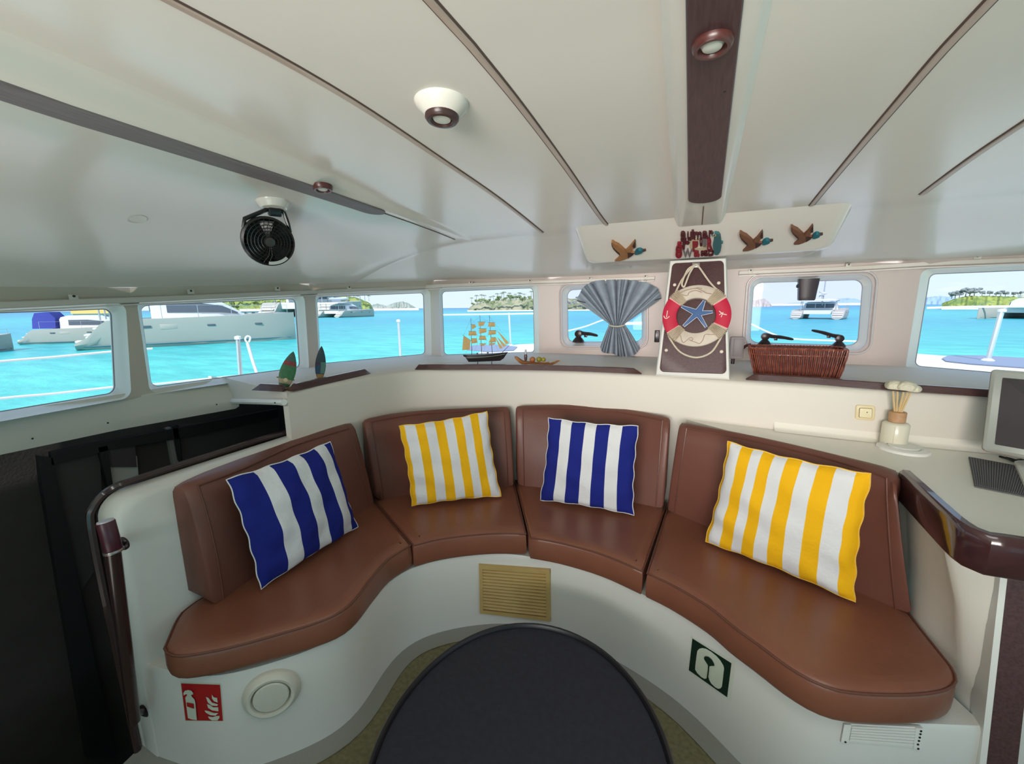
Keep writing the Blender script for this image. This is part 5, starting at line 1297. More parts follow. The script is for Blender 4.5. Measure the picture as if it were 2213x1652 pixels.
# white slatted vent low at the right
c5 = [(1822, 1562), (1990, 1570), (1985, 1616), (1815, 1601)]
wv_ = thing('white_vent', 'white slatted vent with screw heads on the base below the right seat end', 'vent', hit_base(1900, 1590)[0])
c4, c4b = c5, c4
bar(.0, .0, 1, 1, -.002, .003).build('plate', WHITE, wv_)
for k in range(6):
    v0 = .02+.14*k; bar(.10, v0+.03, .90, v0+.12, .003, .007).build('slat', WHITE, wv_, angle=30)
for a in ((0, 0, .09, 1), (.91, 0, 1, 1)): bar(*a, -.002, .006, 2).build('stile', WHITE, wv_, angle=30)
for u, v in ((.05, .93), (.965, .95), (.955, .75), (.962, .58), (.968, .42), (.972, .26), (.975, .12)):
    p = lp(u, v, .0062); MB().lathe([(.0028, 0), (.0028, .001), (0, .0012)], p, hit_base(1950, 1590)[1], 8).build('screw', BLACK, wv_)
# round vent
rc, rn = hit_base(588, 1496, .001); rR = 55*(rc-EYE).dot(FW)/F
rv_ = thing('round_vent', 'round white vent with central disc on the base end beside the red sticker', 'vent', rc)
MB().lathe([(rR, -.012), (rR, .004), (rR*.97, .010), (rR*.84, .022), (rR*.80, .024), (rR*.70, .022), (rR*.66, .012), (rR*.64, .004)], rc, rn, 44).build('ring', mat('vent cream', (.66, .63, .54), .4), rv_, angle=25)
MB().lathe([(rR*.62, .004), (rR*.62, .019), (rR*.58, .022), (0, .024)], rc, rn, 40).build('disc', mat('vent cream disc', (.64, .61, .53), .45), rv_, angle=25)
MB().lathe([(rR*.66, .003), (0, .003)], rc, rn, 30).build('recess', BLACK, rv_)
# fire extinguisher sticker
fs = thing('fire_sticker', 'red extinguisher sticker with white pictogram on the left end of the base', 'sticker', hit_base(437, 1520)[0])
RDS = mat('sticker red', (.42, .010, .012), .45); WHS = mat('sticker white', (.62, .66, .54), .5)
def fz(x, y): return (360+x/6.9156, 1420+y/6.9156)
def decal(nm, pts, m_, off, par, sub=3):
    P = []
    for a, b in zip(pts, pts[1:]+pts[:1]):
        for k in range(sub): P.append((lerp(a[0], b[0], k/sub), lerp(a[1], b[1], k/sub)))
    Q = [hit_base(*p, off)[0] for p in P]; B_ = [hit_base(*p, off-.0008)[0] for p in P]
    from mathutils.geometry import tessellate_polygon
    m = MB(); m.v = [tuple(p) for p in Q]; 
    for f in tessellate_polygon([[V((p[0], p[1], 0)) for p in P]]): m.f.append(tuple(f))
    m.build(nm, m_, par, angle=80)
so_ = [fz(*p) for p in ((205, 365), (290, 405), (420, 440), (500, 438), (620, 425), (815, 390), (860, 965), (650, 1005), (520, 1015), (420, 1005), (350, 965), (275, 918))]
cx_, cy_ = sum(p[0] for p in so_)/12, sum(p[1] for p in so_)/12
R = patch(fz(208, 372), fz(815, 395), fz(858, 965), fz(280, 960), .0010, 14, 4)
MB().grid(R).build('border', WHS, fs, angle=80)
R = patch(fz(224, 392), fz(803, 413), fz(846, 952), fz(292, 945), .0016, 14, 4); MB().grid(R).build('field', RDS, fs, angle=80)
decal('extinguisher', [fz(*p) for p in ((280, 560), (275, 520), (300, 485), (345, 475), (390, 485), (420, 520), (415, 545), (390, 545), (395, 570), (440, 620), (450, 660), (474, 925), (400, 915), (342, 895), (310, 640), (302, 590), (330, 555), (325, 535), (300, 545))], WHS, .0048, fs, 2)
decal('band', [fz(*p) for p in ((328, 655), (432, 675), (437, 750), (335, 715))], RDS, .0062, fs)
for k, P in enumerate((((685, 550), (715, 590), (765, 600), (775, 670), (720, 650), (690, 610)), ((600, 585), (640, 600), (690, 670), (778, 695), (770, 720), (690, 715), (630, 670)), ((615, 690), (660, 705), (710, 740), (782, 740), (785, 800), (690, 785), (635, 750)), ((580, 785), (640, 795), (720, 825), (785, 825), (740, 865), (660, 855), (600, 820)), ((630, 875), (700, 885), (750, 870), (800, 868), (800, 900), (770, 935), (690, 935), (650, 910)))):
    decal('flame', [fz(*p) for p in P], WHS, .0034, fs, 2)
# green hatch sticker
gs_ = thing('green_sticker', 'square dark green pictogram sticker on the base below the right seat', 'sticker', hit_base(1535, 1445)[0])
def gz(x, y): return (1440+x/9.18, 1350+y/9.18)
GRN = mat('sticker green', (.004, .022, .012), .45)
MB().grid(patch(gz(495, 235), gz(1375, 745), gz(1285, 1540), gz(430, 935), .0008, 8, 8)).build('backing', mat('sticker film', (.70, .71, .62), .4), gs_, angle=80)
MB().grid(patch(gz(522, 275), gz(1300, 770), gz(1212, 1445), gz(450, 905), .0015, 8, 8)).build('field', GRN, gs_, angle=80)
decal('lobe', [gz(*p) for p in ((625, 520), (660, 480), (720, 465), (800, 480), (900, 540), (1000, 620), (1080, 710), (1140, 810), (1155, 870), (1130, 1090), (1112, 1230), (1085, 1265), (1040, 1275), (980, 1245), (900, 1170), (855, 1090), (850, 1050), (820, 1050), (800, 1070), (765, 1075), (700, 1040), (620, 960), (578, 890), (585, 800), (610, 600))], WHS, .0022, gs_, 2)
decal('spoon', [gz(*p) for p in ((770, 640), (800, 620), (860, 630), (930, 690), (975, 770), (980, 810), (930, 810), (880, 815), (872, 900), (850, 1090), (820, 1080), (845, 900), (850, 800), (800, 720), (775, 680))], GRN, .0062, gs_, 2)
# ================================================================== HANDRAIL TUBE AND EDGE TRIM AT THE HULL OPENING
TRM = mat('trim tube brown', (.034, .016, .016), .25, coat=.3)
et = [az(*p, .895) for p in ((617, 935), (560, 951), (450, 986), (350, 1018), (285, 1040), (255, 1050))]
e1 = V((-1.54, .500, 0))
et += [V((e1.x+.003, .535, .875)), V((e1.x, .508, .845)), V((e1.x-.003, .497, .80)), V((e1.x-.004, .494, .60)), V((e1.x-.004, .494, .3)), V((e1.x-.004, .494, .0))]
ed_ = thing('edge_trim', 'dark brown tube trim along the top edge of the settee end panel', 'trim', et[0])
MB().tube(cr_curve(et, 5), .011, 8).build('tube', TRM, ed_)
hp = thing('grab_post', 'dark upright tube with burgundy sleeve held off the settee end panel', 'post', V((-1.545, .45, .2)))
Th = aY(228, 1128, .455); Mh = aY(246, 1192, .455); Bh = aY(291, 1560, .455)
dirh = (Mh-Th).normalized()
MB().lathe([(.0, 0), (.0175, 0), (.0185, .002), (.0185, (Mh-Th).length-.002), (.017, (Mh-Th).length)], Th, dirh, 24).build('sleeve', mat('burgundy', (.060, .012, .022), .35), hp)
MB().lathe([(.017, .0), (.0165, .003), (0, .0035)], Th, -dirh, 24).build('cap', mat('cap grey', (.50, .48, .52), .3), hp)
MB().lathe([(.020, 0), (.021, .003), (.020, .007)], Mh-dirh*.004, dirh, 24).build('collar', mat('collar steel', (.32, .28, .26), .25, .7), hp)
Lw = V((Mh.x-.006, Mh.y, Mh.z)); MB().tube([Lw, lerp(Lw, Bh, .5), Bh], [.0165, .0155, .0135], 12).build('tube', TRM, hp)
for px_, py_, qx, qy in ((236, 1195, 264, 1176), (285, 1543, 311, 1538)):
    a = aY(px_, py_, .455); b_ = aY(qx, qy, .503); k = (b_-EYE).dot(FW)/F
    arm = MB().tube([a, lerp(a, b_, .6), b_], [.009, .008, .009], 8).build('bracket', DKMET, hp)
    MB().lathe([(15*k, 0), (15*k, .004), (12*k, .007), (6*k, .009)], b_+V((0, .004, 0)), (0.25, -1, 0), 20).build('flange', DKMET, arm)
MB().tube(cr_curve([Mh+V((-.012, 0, 0)), Mh+V((-.022, 0, -.02)), Mh+V((-.020, 0, -.05)), Mh+V((-.01, -.005, -.058)), Mh+V((-.004, 0, -.03))], 5), .003, 6).build('clip', BLACK, hp)
# ================================================================== OUTSIDE: SEA, ISLANDS, BOATS, OWN DECK
ZWAT = -.75
def aw(x, y): return az(x, y, ZWAT)
sea_m = bpy.data.materials.new('turquoise sea'); sea_m.use_nodes = True; t = sea_m.node_tree; b = t.nodes['Principled BSDF']
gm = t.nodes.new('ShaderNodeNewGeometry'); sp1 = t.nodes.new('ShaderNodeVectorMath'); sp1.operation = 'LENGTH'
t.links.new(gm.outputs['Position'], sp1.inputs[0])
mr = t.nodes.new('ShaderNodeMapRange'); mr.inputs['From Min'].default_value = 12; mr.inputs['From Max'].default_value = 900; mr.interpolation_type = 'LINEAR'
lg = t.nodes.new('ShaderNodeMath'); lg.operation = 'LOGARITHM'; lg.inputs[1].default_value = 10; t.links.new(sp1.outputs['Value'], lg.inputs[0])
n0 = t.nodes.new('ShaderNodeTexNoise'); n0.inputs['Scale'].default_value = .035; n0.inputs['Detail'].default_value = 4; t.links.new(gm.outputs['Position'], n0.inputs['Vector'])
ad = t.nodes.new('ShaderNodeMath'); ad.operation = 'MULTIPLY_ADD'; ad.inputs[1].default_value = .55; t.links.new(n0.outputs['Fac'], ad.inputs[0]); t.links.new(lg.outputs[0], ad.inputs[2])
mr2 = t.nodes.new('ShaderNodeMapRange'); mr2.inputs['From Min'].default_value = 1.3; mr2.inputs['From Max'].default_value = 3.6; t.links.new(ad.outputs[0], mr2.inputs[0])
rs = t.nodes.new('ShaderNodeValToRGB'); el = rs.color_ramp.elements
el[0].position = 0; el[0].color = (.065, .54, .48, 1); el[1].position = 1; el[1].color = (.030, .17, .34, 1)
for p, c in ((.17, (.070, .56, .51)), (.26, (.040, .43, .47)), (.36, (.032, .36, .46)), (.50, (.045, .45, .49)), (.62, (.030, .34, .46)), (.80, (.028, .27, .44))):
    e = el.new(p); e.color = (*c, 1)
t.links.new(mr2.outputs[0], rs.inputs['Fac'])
n1 = t.nodes.new('ShaderNodeTexNoise'); n1.inputs['Scale'].default_value = 1.0; n1.inputs['Detail'].default_value = 6; n1.inputs['Roughness'].default_value = .62
mpw = t.nodes.new('ShaderNodeMapping'); mpw.inputs['Scale'].default_value = (.55, 1.3, 1); mpw.inputs['Rotation'].default_value = (0, 0, .5); t.links.new(gm.outputs['Position'], mpw.inputs[0]); t.links.new(mpw.outputs[0], n1.inputs['Vector'])
rw = t.nodes.new('ShaderNodeValToRGB'); rw.color_ramp.elements[0].position = .36; rw.color_ramp.elements[0].color = (.62, .80, .84, 1); rw.color_ramp.elements[1].position = .62; rw.color_ramp.elements[1].color = (1.15, 1.06, 1.04, 1)
t.links.new(n1.outputs['Fac'], rw.inputs['Fac'])
mm2 = t.nodes.new('ShaderNodeMixRGB'); mm2.blend_type = 'MULTIPLY'; mm2.inputs['Fac'].default_value = 1; t.links.new(rs.outputs['Color'], mm2.inputs['Color1']); t.links.new(rw.outputs['Color'], mm2.inputs['Color2'])
t.links.new(mm2.outputs['Color'], b.inputs['Base Color']); b.inputs['Roughness'].default_value = .35; b.inputs['Specular IOR Level'].default_value = .22
bw_ = t.nodes.new('ShaderNodeBump'); bw_.inputs['Strength'].default_value = .5; bw_.inputs['Distance'].default_value = .25; t.links.new(n1.outputs['Fac'], bw_.inputs['Height']); t.links.new(bw_.outputs[0], b.inputs['Normal'])
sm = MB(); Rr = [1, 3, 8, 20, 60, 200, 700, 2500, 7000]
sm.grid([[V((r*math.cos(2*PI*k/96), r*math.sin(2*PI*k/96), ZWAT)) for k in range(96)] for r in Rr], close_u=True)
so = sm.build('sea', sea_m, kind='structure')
# ------------------------------------------------------------------ own foredeck, rails
DK = mat('deck white', (.70, .70, .68), .6)
zd = .80
dkp = [(-2.5, 2.6), (-2.45, 4.2), (-2.75, 5.3), (-2.6, 6.2), (-2.0, 6.75), (0, 7.1), (2.2, 6.85), (3.0, 6.15), (3.25, 5.4), (3.3, 4.0), (3.2, 2.4), (2.6, 2.2), (1.6, 2.95), (0, 3.1), (-1.6, 2.9)]
dk = thing('foredeck', 'white foredeck of this boat outside the front windows', 'deck', (0, 5, zd))
MB().prism([(x, y, zd-.12) for x, y in dkp], (0, 0, .12)).build('surface', DK, dk)
def dpoly(pxs): return [az(*p, zd+.004) for p in pxs]
for nm, px_ in (('hatch', [(2036, 776), (2050, 770), (2120, 770), (2240, 777), (2290, 790), (2213, 796), (2100, 788), (2045, 782)]), ('hatch', [(1002, 752), (1030, 747), (1090, 747), (1118, 751), (1110, 758), (1060, 761), (1010, 758)])):
    MB().prism(dpoly(px_), (0, 0, .01)).build(nm, mat('deck blue grey', (.20, .24, .36), .4), dk)  # flat blue-grey patches lying on the deck
SS = mat('stainless', (.62, .66, .68), .25, .5)
RAILW = mat('lifeline white', (.78, .82, .82), .5)
def rail_thing(label, loc): return thing('guard_rail', label, 'railing', loc)
def pole(o, a, b, dist, zfoot, r=.016):
    d = ray(*a); A = EYE+d*(dist/V((d.x, d.y)).length); n = V((A.x, A.y, 0)).normalized(); Bt = hit(*b, A, n)
    Ft = A+(A-Bt)*((A.z-zfoot)/max(.05, Bt.z-A.z)); k = MB().tube([Ft, Bt], r, 8).build('stanchion', SS, o)
    MB().lathe([(r*1.5, -.01), (r*1.5, .012), (0, .02)], Bt, (0, 0, 1), 10).build('cap', RAILW, k); MB().lathe([(r*2.6, 0), (r*2.2, .02), (r*1.2, .035)], Ft, (0, 0, 1), 10).build('foot', RAILW, k)
def lifeline(o, pxs, dist, r=.010):
    P = [EYE+ray(*p)*(dist/V((ray(*p).x, ray(*p).y)).length) for p in pxs]; MB().tube(cr_curve(P, 4), r, 5).build('lifeline', RAILW, o)
sdk = thing('side_deck', 'narrow port side deck of this boat, hidden below the side windows', 'deck', (-2.9, 1.5, .56))
MB().rbox((-2.9, 1.6, .56), (.50, 3.3, .06), .02).build('surface', DK, sdk)
ra = rail_thing('port guard rail with stanchions, lifelines and a slack tackle outside the side windows', (-3.2, 1.5, .62))
pole(ra, (866, 776), (861, 694), 5.0, .62); pole(ra, (520, 818), (514, 731), 3.9, .62)
A = EYE+ray(557, 815)*(3.9/V((ray(557, 815).x, ray(557, 815).y)).length); n = V((A.x, A.y, 0)).normalized()
tkp = lambda *P: [hit(*p, A, n) for p in P]
MB().tube(tkp((570, 850), (557, 812), (546, 780), (535, 742)), .012, 6).build('tackle_line', RAILW, ra); MB().tube(cr_curve(tkp((535, 742), (530, 734), (534, 727), (541, 730), (538, 740)), 4), .007, 6).build('tackle_loop', RAILW, ra)
lifeline(ra, [(-150, 800), (0, 782), (120, 772), (236, 761), (330, 754)], 3.4, .007); lifeline(ra, [(-150, 885), (0, 862), (120, 851), (246, 837), (325, 832), (420, 822), (520, 812)], 3.4, .007)
rb = rail_thing('bow guard rail and slack lines outside the front windows and hatches', (0, 6.5, zd))
pole(rb, (1103, 737), (1100, 679), 6.4, zd)
lifeline(rb, [(957, 681), (1030, 680), (1100, 679), (1156, 678)], 6.4, .012); lifeline(rb, [(1225, 716), (1265, 706), (1300, 693), (1340, 682)], 6.4, .010); lifeline(rb, [(1345, 700), (1388, 699)], 6.4, .022)
lifeline(rb, [(1622, 700), (1660, 718), (1700, 731), (1780, 736), (1856, 738)], 6.4, .010)
rc_ = rail_thing('starboard guard rail with thick pale stanchion outside the starboard window', (3, 6, zd))
pole(rc_, (2138, 768), (2165, 672), 6.5, zd, .022); lifeline(rc_, [(2003, 666), (2080, 664), (2165, 663), (2240, 662)], 6.5, .012)
# ------------------------------------------------------------------ boats
BWH = mat('boat white', (.74, .76, .77), .35); BWD = mat('boat window', (.10, .12, .15), .15); BST = mat('boat stripe', (.10, .20, .24), .5); BGR = mat('boat grey', (.36, .38, .40), .5)
BLC = mat('boat blue canvas', (.035, .045, .30), .8); HLB = mat('hull pale', (.66, .74, .78), .35)
def catamaran(name, label, pos, head, sc=1.0, mast=True, hard=True, canvas=None, hull_m=HLB, rake=0.0, beamk=1.0, cab=1.0, zk_=1.0):
    """pos = middle at the waterline, head = heading angle of the bow (radians, 0 = +X)"""
    o = thing(name, label, 'boat', pos); fx = V((math.cos(head), math.sin(head), 0)); fy = V((-fx.y, fx.x, 0)); P0 = V(pos)
    def L(x, y, z): return P0+(fx*x+fy*(y*beamk)+V((0, 0, z*zk_)))*sc
    for sy in (-1, 1):
        R = []; cy = sy*2.45
        for x, zt, hw, zk in ((-5.75, .30, .62, .10), (-5.2, .55, .68, 0), (-4.6, 1.12, .72, -.1), (-4.3, 1.28, .74, -.2), (-3, 1.32, .78, -.3), (-1, 1.36, .82, -.35), (1.5, 1.42, .80, -.35), (3.6, 1.48, .62, -.3), (5.0, 1.53, .34, -.2), (5.65, 1.56, .07, -.05), (5.75, 1.57, .03, .3)):
            R.append([L(x, cy-hw, zt), L(x, cy+hw, zt), L(x, cy+hw*1.02, lerp(zk, zt, .55)), L(x, cy+hw*.7, zk*.6+.02), L(x, cy, zk-.15), L(x, cy-hw*.7, zk*.6+.02), L(x, cy-hw*1.02, lerp(zk, zt, .55))])
        h = MB().loft(R).build('hull', hull_m, o, angle=35)
        for s_ in (-1, 1):
            MB().tube([L(x, cy+s_*w, .16) for x, w in ((-5.4, .57), (-3, .72), (0, .76), (3.6, .52), (5.4, .13))], .045*sc, 4).build('waterline_stripe', BST, h)
            for x in (-2.6, .6, 3.3):
                MB().rbox(L(x, cy+s_*(.80 if x < 3 else .66), .98), (.22*sc, .06*sc, .06*sc), .03*sc, (fx, fy, V((0, 0, 1)))).build('porthole', BWD, h)
            for x0 in (-1.9,):
                MB().rbox(L(x0+.35, cy+s_*.80, .95), (.42*sc, .03*sc, .15*sc), .01*sc, (fx, fy, V((0, 0, 1)))).build('hull_panel', BGR if False else hull_m, h)
        for k in range(3):
            MB().rbox(L(-5.5+.4*k, cy, .38+.28*k), (.22*sc, .55*sc, .05*sc), .02*sc, (fx, fy, V((0, 0, 1)))).build('step', BWH, o)
    MB().loft([[L(x, -2.3, .72), L(x, 2.3, .72), L(x, 2.3, zt), L(x, -2.3, zt)] for x, zt in ((-4.2, 1.28), (0, 1.38), (2.4, 1.42))]).build('bridge_deck', BWH, o, angle=30)
    R = []
    for x, zt, hw in ((-2.3, 2.35*cab, 2.1), (-1.6, 2.5*cab, 2.15), (.2, 2.5*cab, 2.05), (1.2, 2.3*cab, 1.8), (2.4, 1.75, 1.35), (2.9, 1.44, 1.1)):
        R.append([L(x, -hw, 1.34), L(x, -hw*.93, lerp(1.34, zt, .8)), L(x, -hw*.75, zt), L(x, hw*.75, zt), L(x, hw*.93, lerp(1.34, zt, .8)), L(x, hw, 1.34)])
    MB().loft(R).build('cabin', BWH, o, angle=35)
    for sy in (-1, 1):
        MB().loft([[L(x, sy*hw, z0), L(x, sy*(hw+.03), z0), L(x, sy*(hw+.03)*.965, z1), L(x, sy*hw*.965, z1)] for x, hw, z0, z1 in ((-1.5, 2.10, 1.62, 2.1), (.2, 2.03, 1.62, 2.1), (1.5, 1.70, 1.60, 1.95), (2.4, 1.36, 1.52, 1.60))]).build('side_window', BWD, o)
    for y0, y1 in ((-1.7, -.65), (-.55, .5), (.6, 1.7)):
        MB().rbox(L(-2.32, (y0+y1)/2, 1.92), (.03*sc, (y1-y0)/2*sc*beamk, .30*sc), .01*sc, (fx, fy, V((0, 0, 1)))).build('aft_window', BWD, o)
    if hard:
        R = []
        for x, z in ((-5.0, 2.72), (-4.8, 2.80), (-2.0, 2.86), (-.9, 2.80), (-.6, 2.72)):
            R.append([L(x, -2.2, z-.10), L(x, -2.2, z-.02), L(x, -1.2, z+.06), L(x, 1.2, z+.06), L(x, 2.2, z-.02), L(x, 2.2, z-.10)])
        MB().loft(R).build('hardtop', BWH, o, angle=35)
        for sy in (-1, 1):
            for x in (-4.6, -3.2): MB().tube([L(x, sy*2.05, 1.3), L(x, sy*2.05, 2.7)], .04*sc, 6).build('hardtop_post', BGR, o)
    if canvas: MB().loft([[L(x, -1.6, 1.35), L(x, -1.3, z), L(x, 1.3, z), L(x, 1.6, 1.35)] for x, z in ((-4.9, 2.2), (-4.6, 2.75), (-3.4, 2.85), (-2.9, 2.3))]).build('canvas', canvas, o, angle=35)
    if mast:
        MB().tube([L(.7, 0, 2.3), L(.5+rake, 0, 16)], .09*sc, 8).build('mast', BGR, o); MB().tube([L(.6, 0, 3.35), L(-4.6, 0, 3.45)], .06*sc, 6).build('boom', BGR, o)
        MB().tube([L(.3, 0, 3.75), L(-2, 0, 3.62), L(-4.4, 0, 3.55)], [.28*sc, .22*sc, .12*sc], 8).build('sail_bag', BWH, o)
    for sy in (-1, 1):
        for x, w in ((-3.6, 3.2), (-1.8, 3.22), (0, 3.22), (1.8, 3.15), (3.6, 3.0), (5.3, 2.6)): MB().tube([L(x, sy*w, 1.35), L(x, sy*w, 2.0)], .018*sc, 4).build('stanchion', BGR, o)
        MB().tube([L(x, sy*w, 1.98) for x, w in ((-3.6, 3.2), (0, 3.22), (3.6, 3.0), (5.3, 2.6))], .010*sc, 4).build('lifeline', BGR, o)
    MB().loft([[L(5.35, -2.4, 1.42), L(5.35, -2.4, 1.55), L(5.5, -2.4, 1.55), L(5.5, -2.4, 1.42)], [L(5.35, 2.4, 1.42), L(5.35, 2.4, 1.55), L(5.5, 2.4, 1.55), L(5.5, 2.4, 1.42)]]).build('bow_beam', BGR, o)
    return o
def place_side(st, bw, near=1):
    """stern and bow pixels of the NEAR hull's waterline -> centre, heading, scale"""
    a, b_ = aw(*st), aw(*bw); d = (b_-a); sc = d.length/11.3; h = math.atan2(d.y, d.x); f = d.normalized(); left = V((-f.y, f.x, 0))
    mid = (a+b_)/2; side = 1 if left.dot(mid-EYE) > 0 else -1
    return mid+left*(side*2.45*sc*near), h, sc
p, h, sc = place_side((172, 757), (637, 733))
catamaran('catamaran', 'large white catamaran moored closest, filling the second port window', p, h, sc, mast=False, cab=1.0, zk_=1.28)
p2, h2, sc2 = place_side((48, 745), (318, 736)); 
catamaran('catamaran', 'white catamaran with blue canvas seen in the first port window', p2, h2, sc2*1.0, mast=False, hard=False, canvas=BLC, zk_=1.3)
p2, h2, sc2 = place_side((-300, 790), (28, 756))
catamaran('catamaran', 'white boat hull cut by the left edge of the photo', p2, h2, sc2, mast=False, zk_=1.0)
p3, h3, sc3 = place_side((729, 687), (808, 684))
catamaran('catamaran', 'small white catamaran with mast in the third port window', p3, h3, sc3, rake=2.0)
p4, h4, sc4 = place_side((701, 688), (790, 682)); 
catamaran('catamaran', 'white catamaran half hidden behind the small one in the third port window', p4+V((p4.x, p4.y, 0)).normalized()*17, h4, sc4, mast=False)
pa, pb_ = aw(1713, 690), aw(1836, 691); pc_ = (pa+pb_)/2; d = V((pc_.x, pc_.y, 0)).normalized(); w_ = (pb_-pa).length; s6 = w_/6.6
catamaran('catamaran', 'white catamaran seen from astern through the right front hatch', pc_+d*5.5*s6, math.atan2(d.y, d.x)-.10, s6, rake=.4)
wg = thing('wind_turbine', 'dark round wind generator above the catamaran in the right front hatch', 'turbine', pc_)
wc = pc_+V((0, 0, 0)); q_ = hit(1776, 636, pc_+d*2, d); k_ = (q_-EYE).dot(FW)/F
MB().lathe([(3.5*k_, -2*k_), (3.5*k_, 2*k_), (0, 3*k_)], q_, -d, 12).build('hub', BGR, wg)
for a in (0.05, 2.2, 4.2): MB().tube([q_, q_+V((d.y, -d.x, 0))*(9*k_*math.cos(a))+V((0, 0, 7*k_*math.sin(a)))], [2*k_, .7*k_], 5).build('blade', BGR, wg)
MB().tube([q_, hit(1777, 660, pc_+d*2, d)], 1.0*k_, 5).build('pole', BGR, wg)
p7, q7 = aw(2168, 689), aw(2300, 693); d7 = V((q7.x, q7.y, 0)).normalized(); s7 = (q7-p7).length/7.0
catamaran('catamaran', 'white catamaran cut by the right edge of the photo, in the starboard window', (p7+q7)/2+d7*5*s7, math.atan2(d7.y, d7.x)+PI-.35, s7, rake=-1.5)
# dark dinghy under the first boat
# ------------------------------------------------------------------ islands and trees
def island(name, label, sil, dist, cols_, depth=60, seed=1, rock=None):
    """sil = skyline pixels (x, y); ridge at distance dist, sloping down to the water on both sides"""
    rnd = random.Random(seed); P = []
    for x, y in sil:
        d = ray(x, y); k = dist/V((d.x, d.y)).length; P.append(EYE+d*k)
    n = max(24, len(P)*6); P = resample(P, n); R = []
    for i, p in enumerate(P):
        u = V((p.x, p.y, 0)).normalized(); H = max(.3, p.z-ZWAT); r = []; e = min(1, min(i, n-1-i)/3)
        for j in range(9):
            t = j/8*2-1; z = ZWAT-.4+(H+.4)*(1-abs(t)**1.7)
            if 0 < j < 8: z += rnd.uniform(-.10, .10)*H*(1-abs(t))*.9 if j != 4 else rnd.uniform(-.05, .03)*H
            r.append(V((p.x, p.y, 0))+u*(t*depth*(.35+.65*e)*(.5 if t < 0 else 1)+rnd.uniform(-.06, .06)*depth)+V((0, 0, z)))
        R.append(r)
    o = MB().grid(R).build(name, cols_, None, angle=25, kind='structure'); return P
def hill_mat(name, a, b_, c, sc_):
    m_ = mat(name, a, .95, spec=.1, var=(sc_, b_, .42, .58)); return m_
LIV = hill_mat('island scrub', (.19, .23, .13), (.36, .34, .24), None, .25)
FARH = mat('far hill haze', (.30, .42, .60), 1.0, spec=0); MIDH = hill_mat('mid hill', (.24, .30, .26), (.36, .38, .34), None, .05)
ROCKM = hill_mat('rocky shore', (.44, .42, .38), (.24, .27, .18), None, .6)
YGR = hill_mat('yellow green bank', (.34, .38, .10), (.18, .26, .09), None, .3)
BEACH = mat('beach sand', (.70, .64, .52), .9)
island('hill', '', [(455, 650), (500, 645), (540, 640), (600, 636), (650, 630), (690, 628), (740, 634), (775, 645), (800, 655), (806, 667)], 210, YGR, 40, 2)
island('hill', '', [(786, 668), (800, 660), (815, 656), (835, 661), (850, 655), (868, 651), (882, 655), (895, 663), (902, 668)], 520, MIDH, 60, 3)
island('hill', '', [(1012, 668), (1018, 662), (1030, 655), (1060, 650), (1100, 647), (1150, 645), (1200, 644), (1240, 645), (1290, 648), (1340, 655), (1365, 664)], 260, LIV, 40, 4)
island('hill', '', [(1600, 660), (1625, 650), (1640, 647), (1652, 645), (1662, 653), (1668, 660)], 700, mat('brown island', (.36, .33, .30), .95, var=(.05, (.46, .42, .40), .4, .6)), 60, 5)
island('hill', '', [(1655, 661), (1700, 656), (1730, 654), (1790, 655), (1800, 647), (1830, 644), (1850, 646), (1870, 652), (1890, 658)], 2400, FARH, 200, 6)
island('hill', '', [(1975, 655), (2000, 643), (2030, 640), (2060, 642), (2090, 655)], 1900, FARH, 200, 7)
island('hill', '', [(2036, 656), (2050, 650), (2065, 645), (2090, 640), (2130, 639), (2180, 641), (2213, 638), (2260, 634), (2330, 640)], 240, YGR, 30, 8)
# pale beaches along the foot of the islands
def beach(px0, px1, dist, h=.5):
    P = []
    for i in range(13):
        x = lerp(px0, px1, i/12); d = ray(x, 670); k = dist/V((d.x, d.y)).length; P.append(V((d.x*k, d.y*k, ZWAT)))
    R = [[p-V((p.x, p.y, 0)).normalized()*3+V((0, 0, -.2)), p+V((0, 0, h)), p+V((p.x, p.y, 0)).normalized()*14+V((0, 0, h*1.5))] for p in P]
    MB().grid(R).build('beach', BEACH, kind='structure')
beach(1010, 1300, 236, .5); beach(2034, 2330, 224, .4); beach(470, 800, 172, .5); beach(786, 905, 480, 1.5); beach(1560, 1900, 1500, 4)
TRK = mat('trunk grey', (.14, .11, .09), .9)
def tree_mesh(seed, kind):
    rnd = random.Random(seed); m = MB(); t = MB()
    if kind == 'palm':
        t.tube([(0, 0, 0), (.05, 0, 3), (.25, 0, 6)], [.16, .13, .09], 5)
        for i in range(9):
            a = 2*PI*i/9+rnd.uniform(-.2, .2); L_ = rnd.uniform(1.7, 2.4); c = V((.25, 0, 6)); pts = []
            for k in range(5):
                s = k/4; pts.append(c+V((math.cos(a)*L_*s, math.sin(a)*L_*s, .7*s-1.7*s*s)))
            w = [.10, .42, .40, .28, .04]; sd_ = V((-math.sin(a), math.cos(a), 0))
            m.grid([[p-sd_*ww-V((0, 0, .12)), p, p+sd_*ww-V((0, 0, .12))] for p, ww in zip(pts, w)])
    else:
        t.tube([(0, 0, 0), (.1, 0, 1.6), (0, .1, 3.2)], [.22, .16, .1], 5)
        for k in range(9):
            c = V((rnd.uniform(-1.5, 1.5), rnd.uniform(-1.5, 1.5), rnd.uniform(2.4, 4.6))); r = rnd.uniform(.8, 1.35); b0 = len(m.v)
            m.lathe([(r*math.sin(PI*i/5)*rnd.uniform(.85, 1.15), -r*.75*math.cos(PI*i/5)) for i in range(6)], c, (rnd.uniform(-.4, .4), rnd.uniform(-.4, .4), 1), 7)
    return m, t
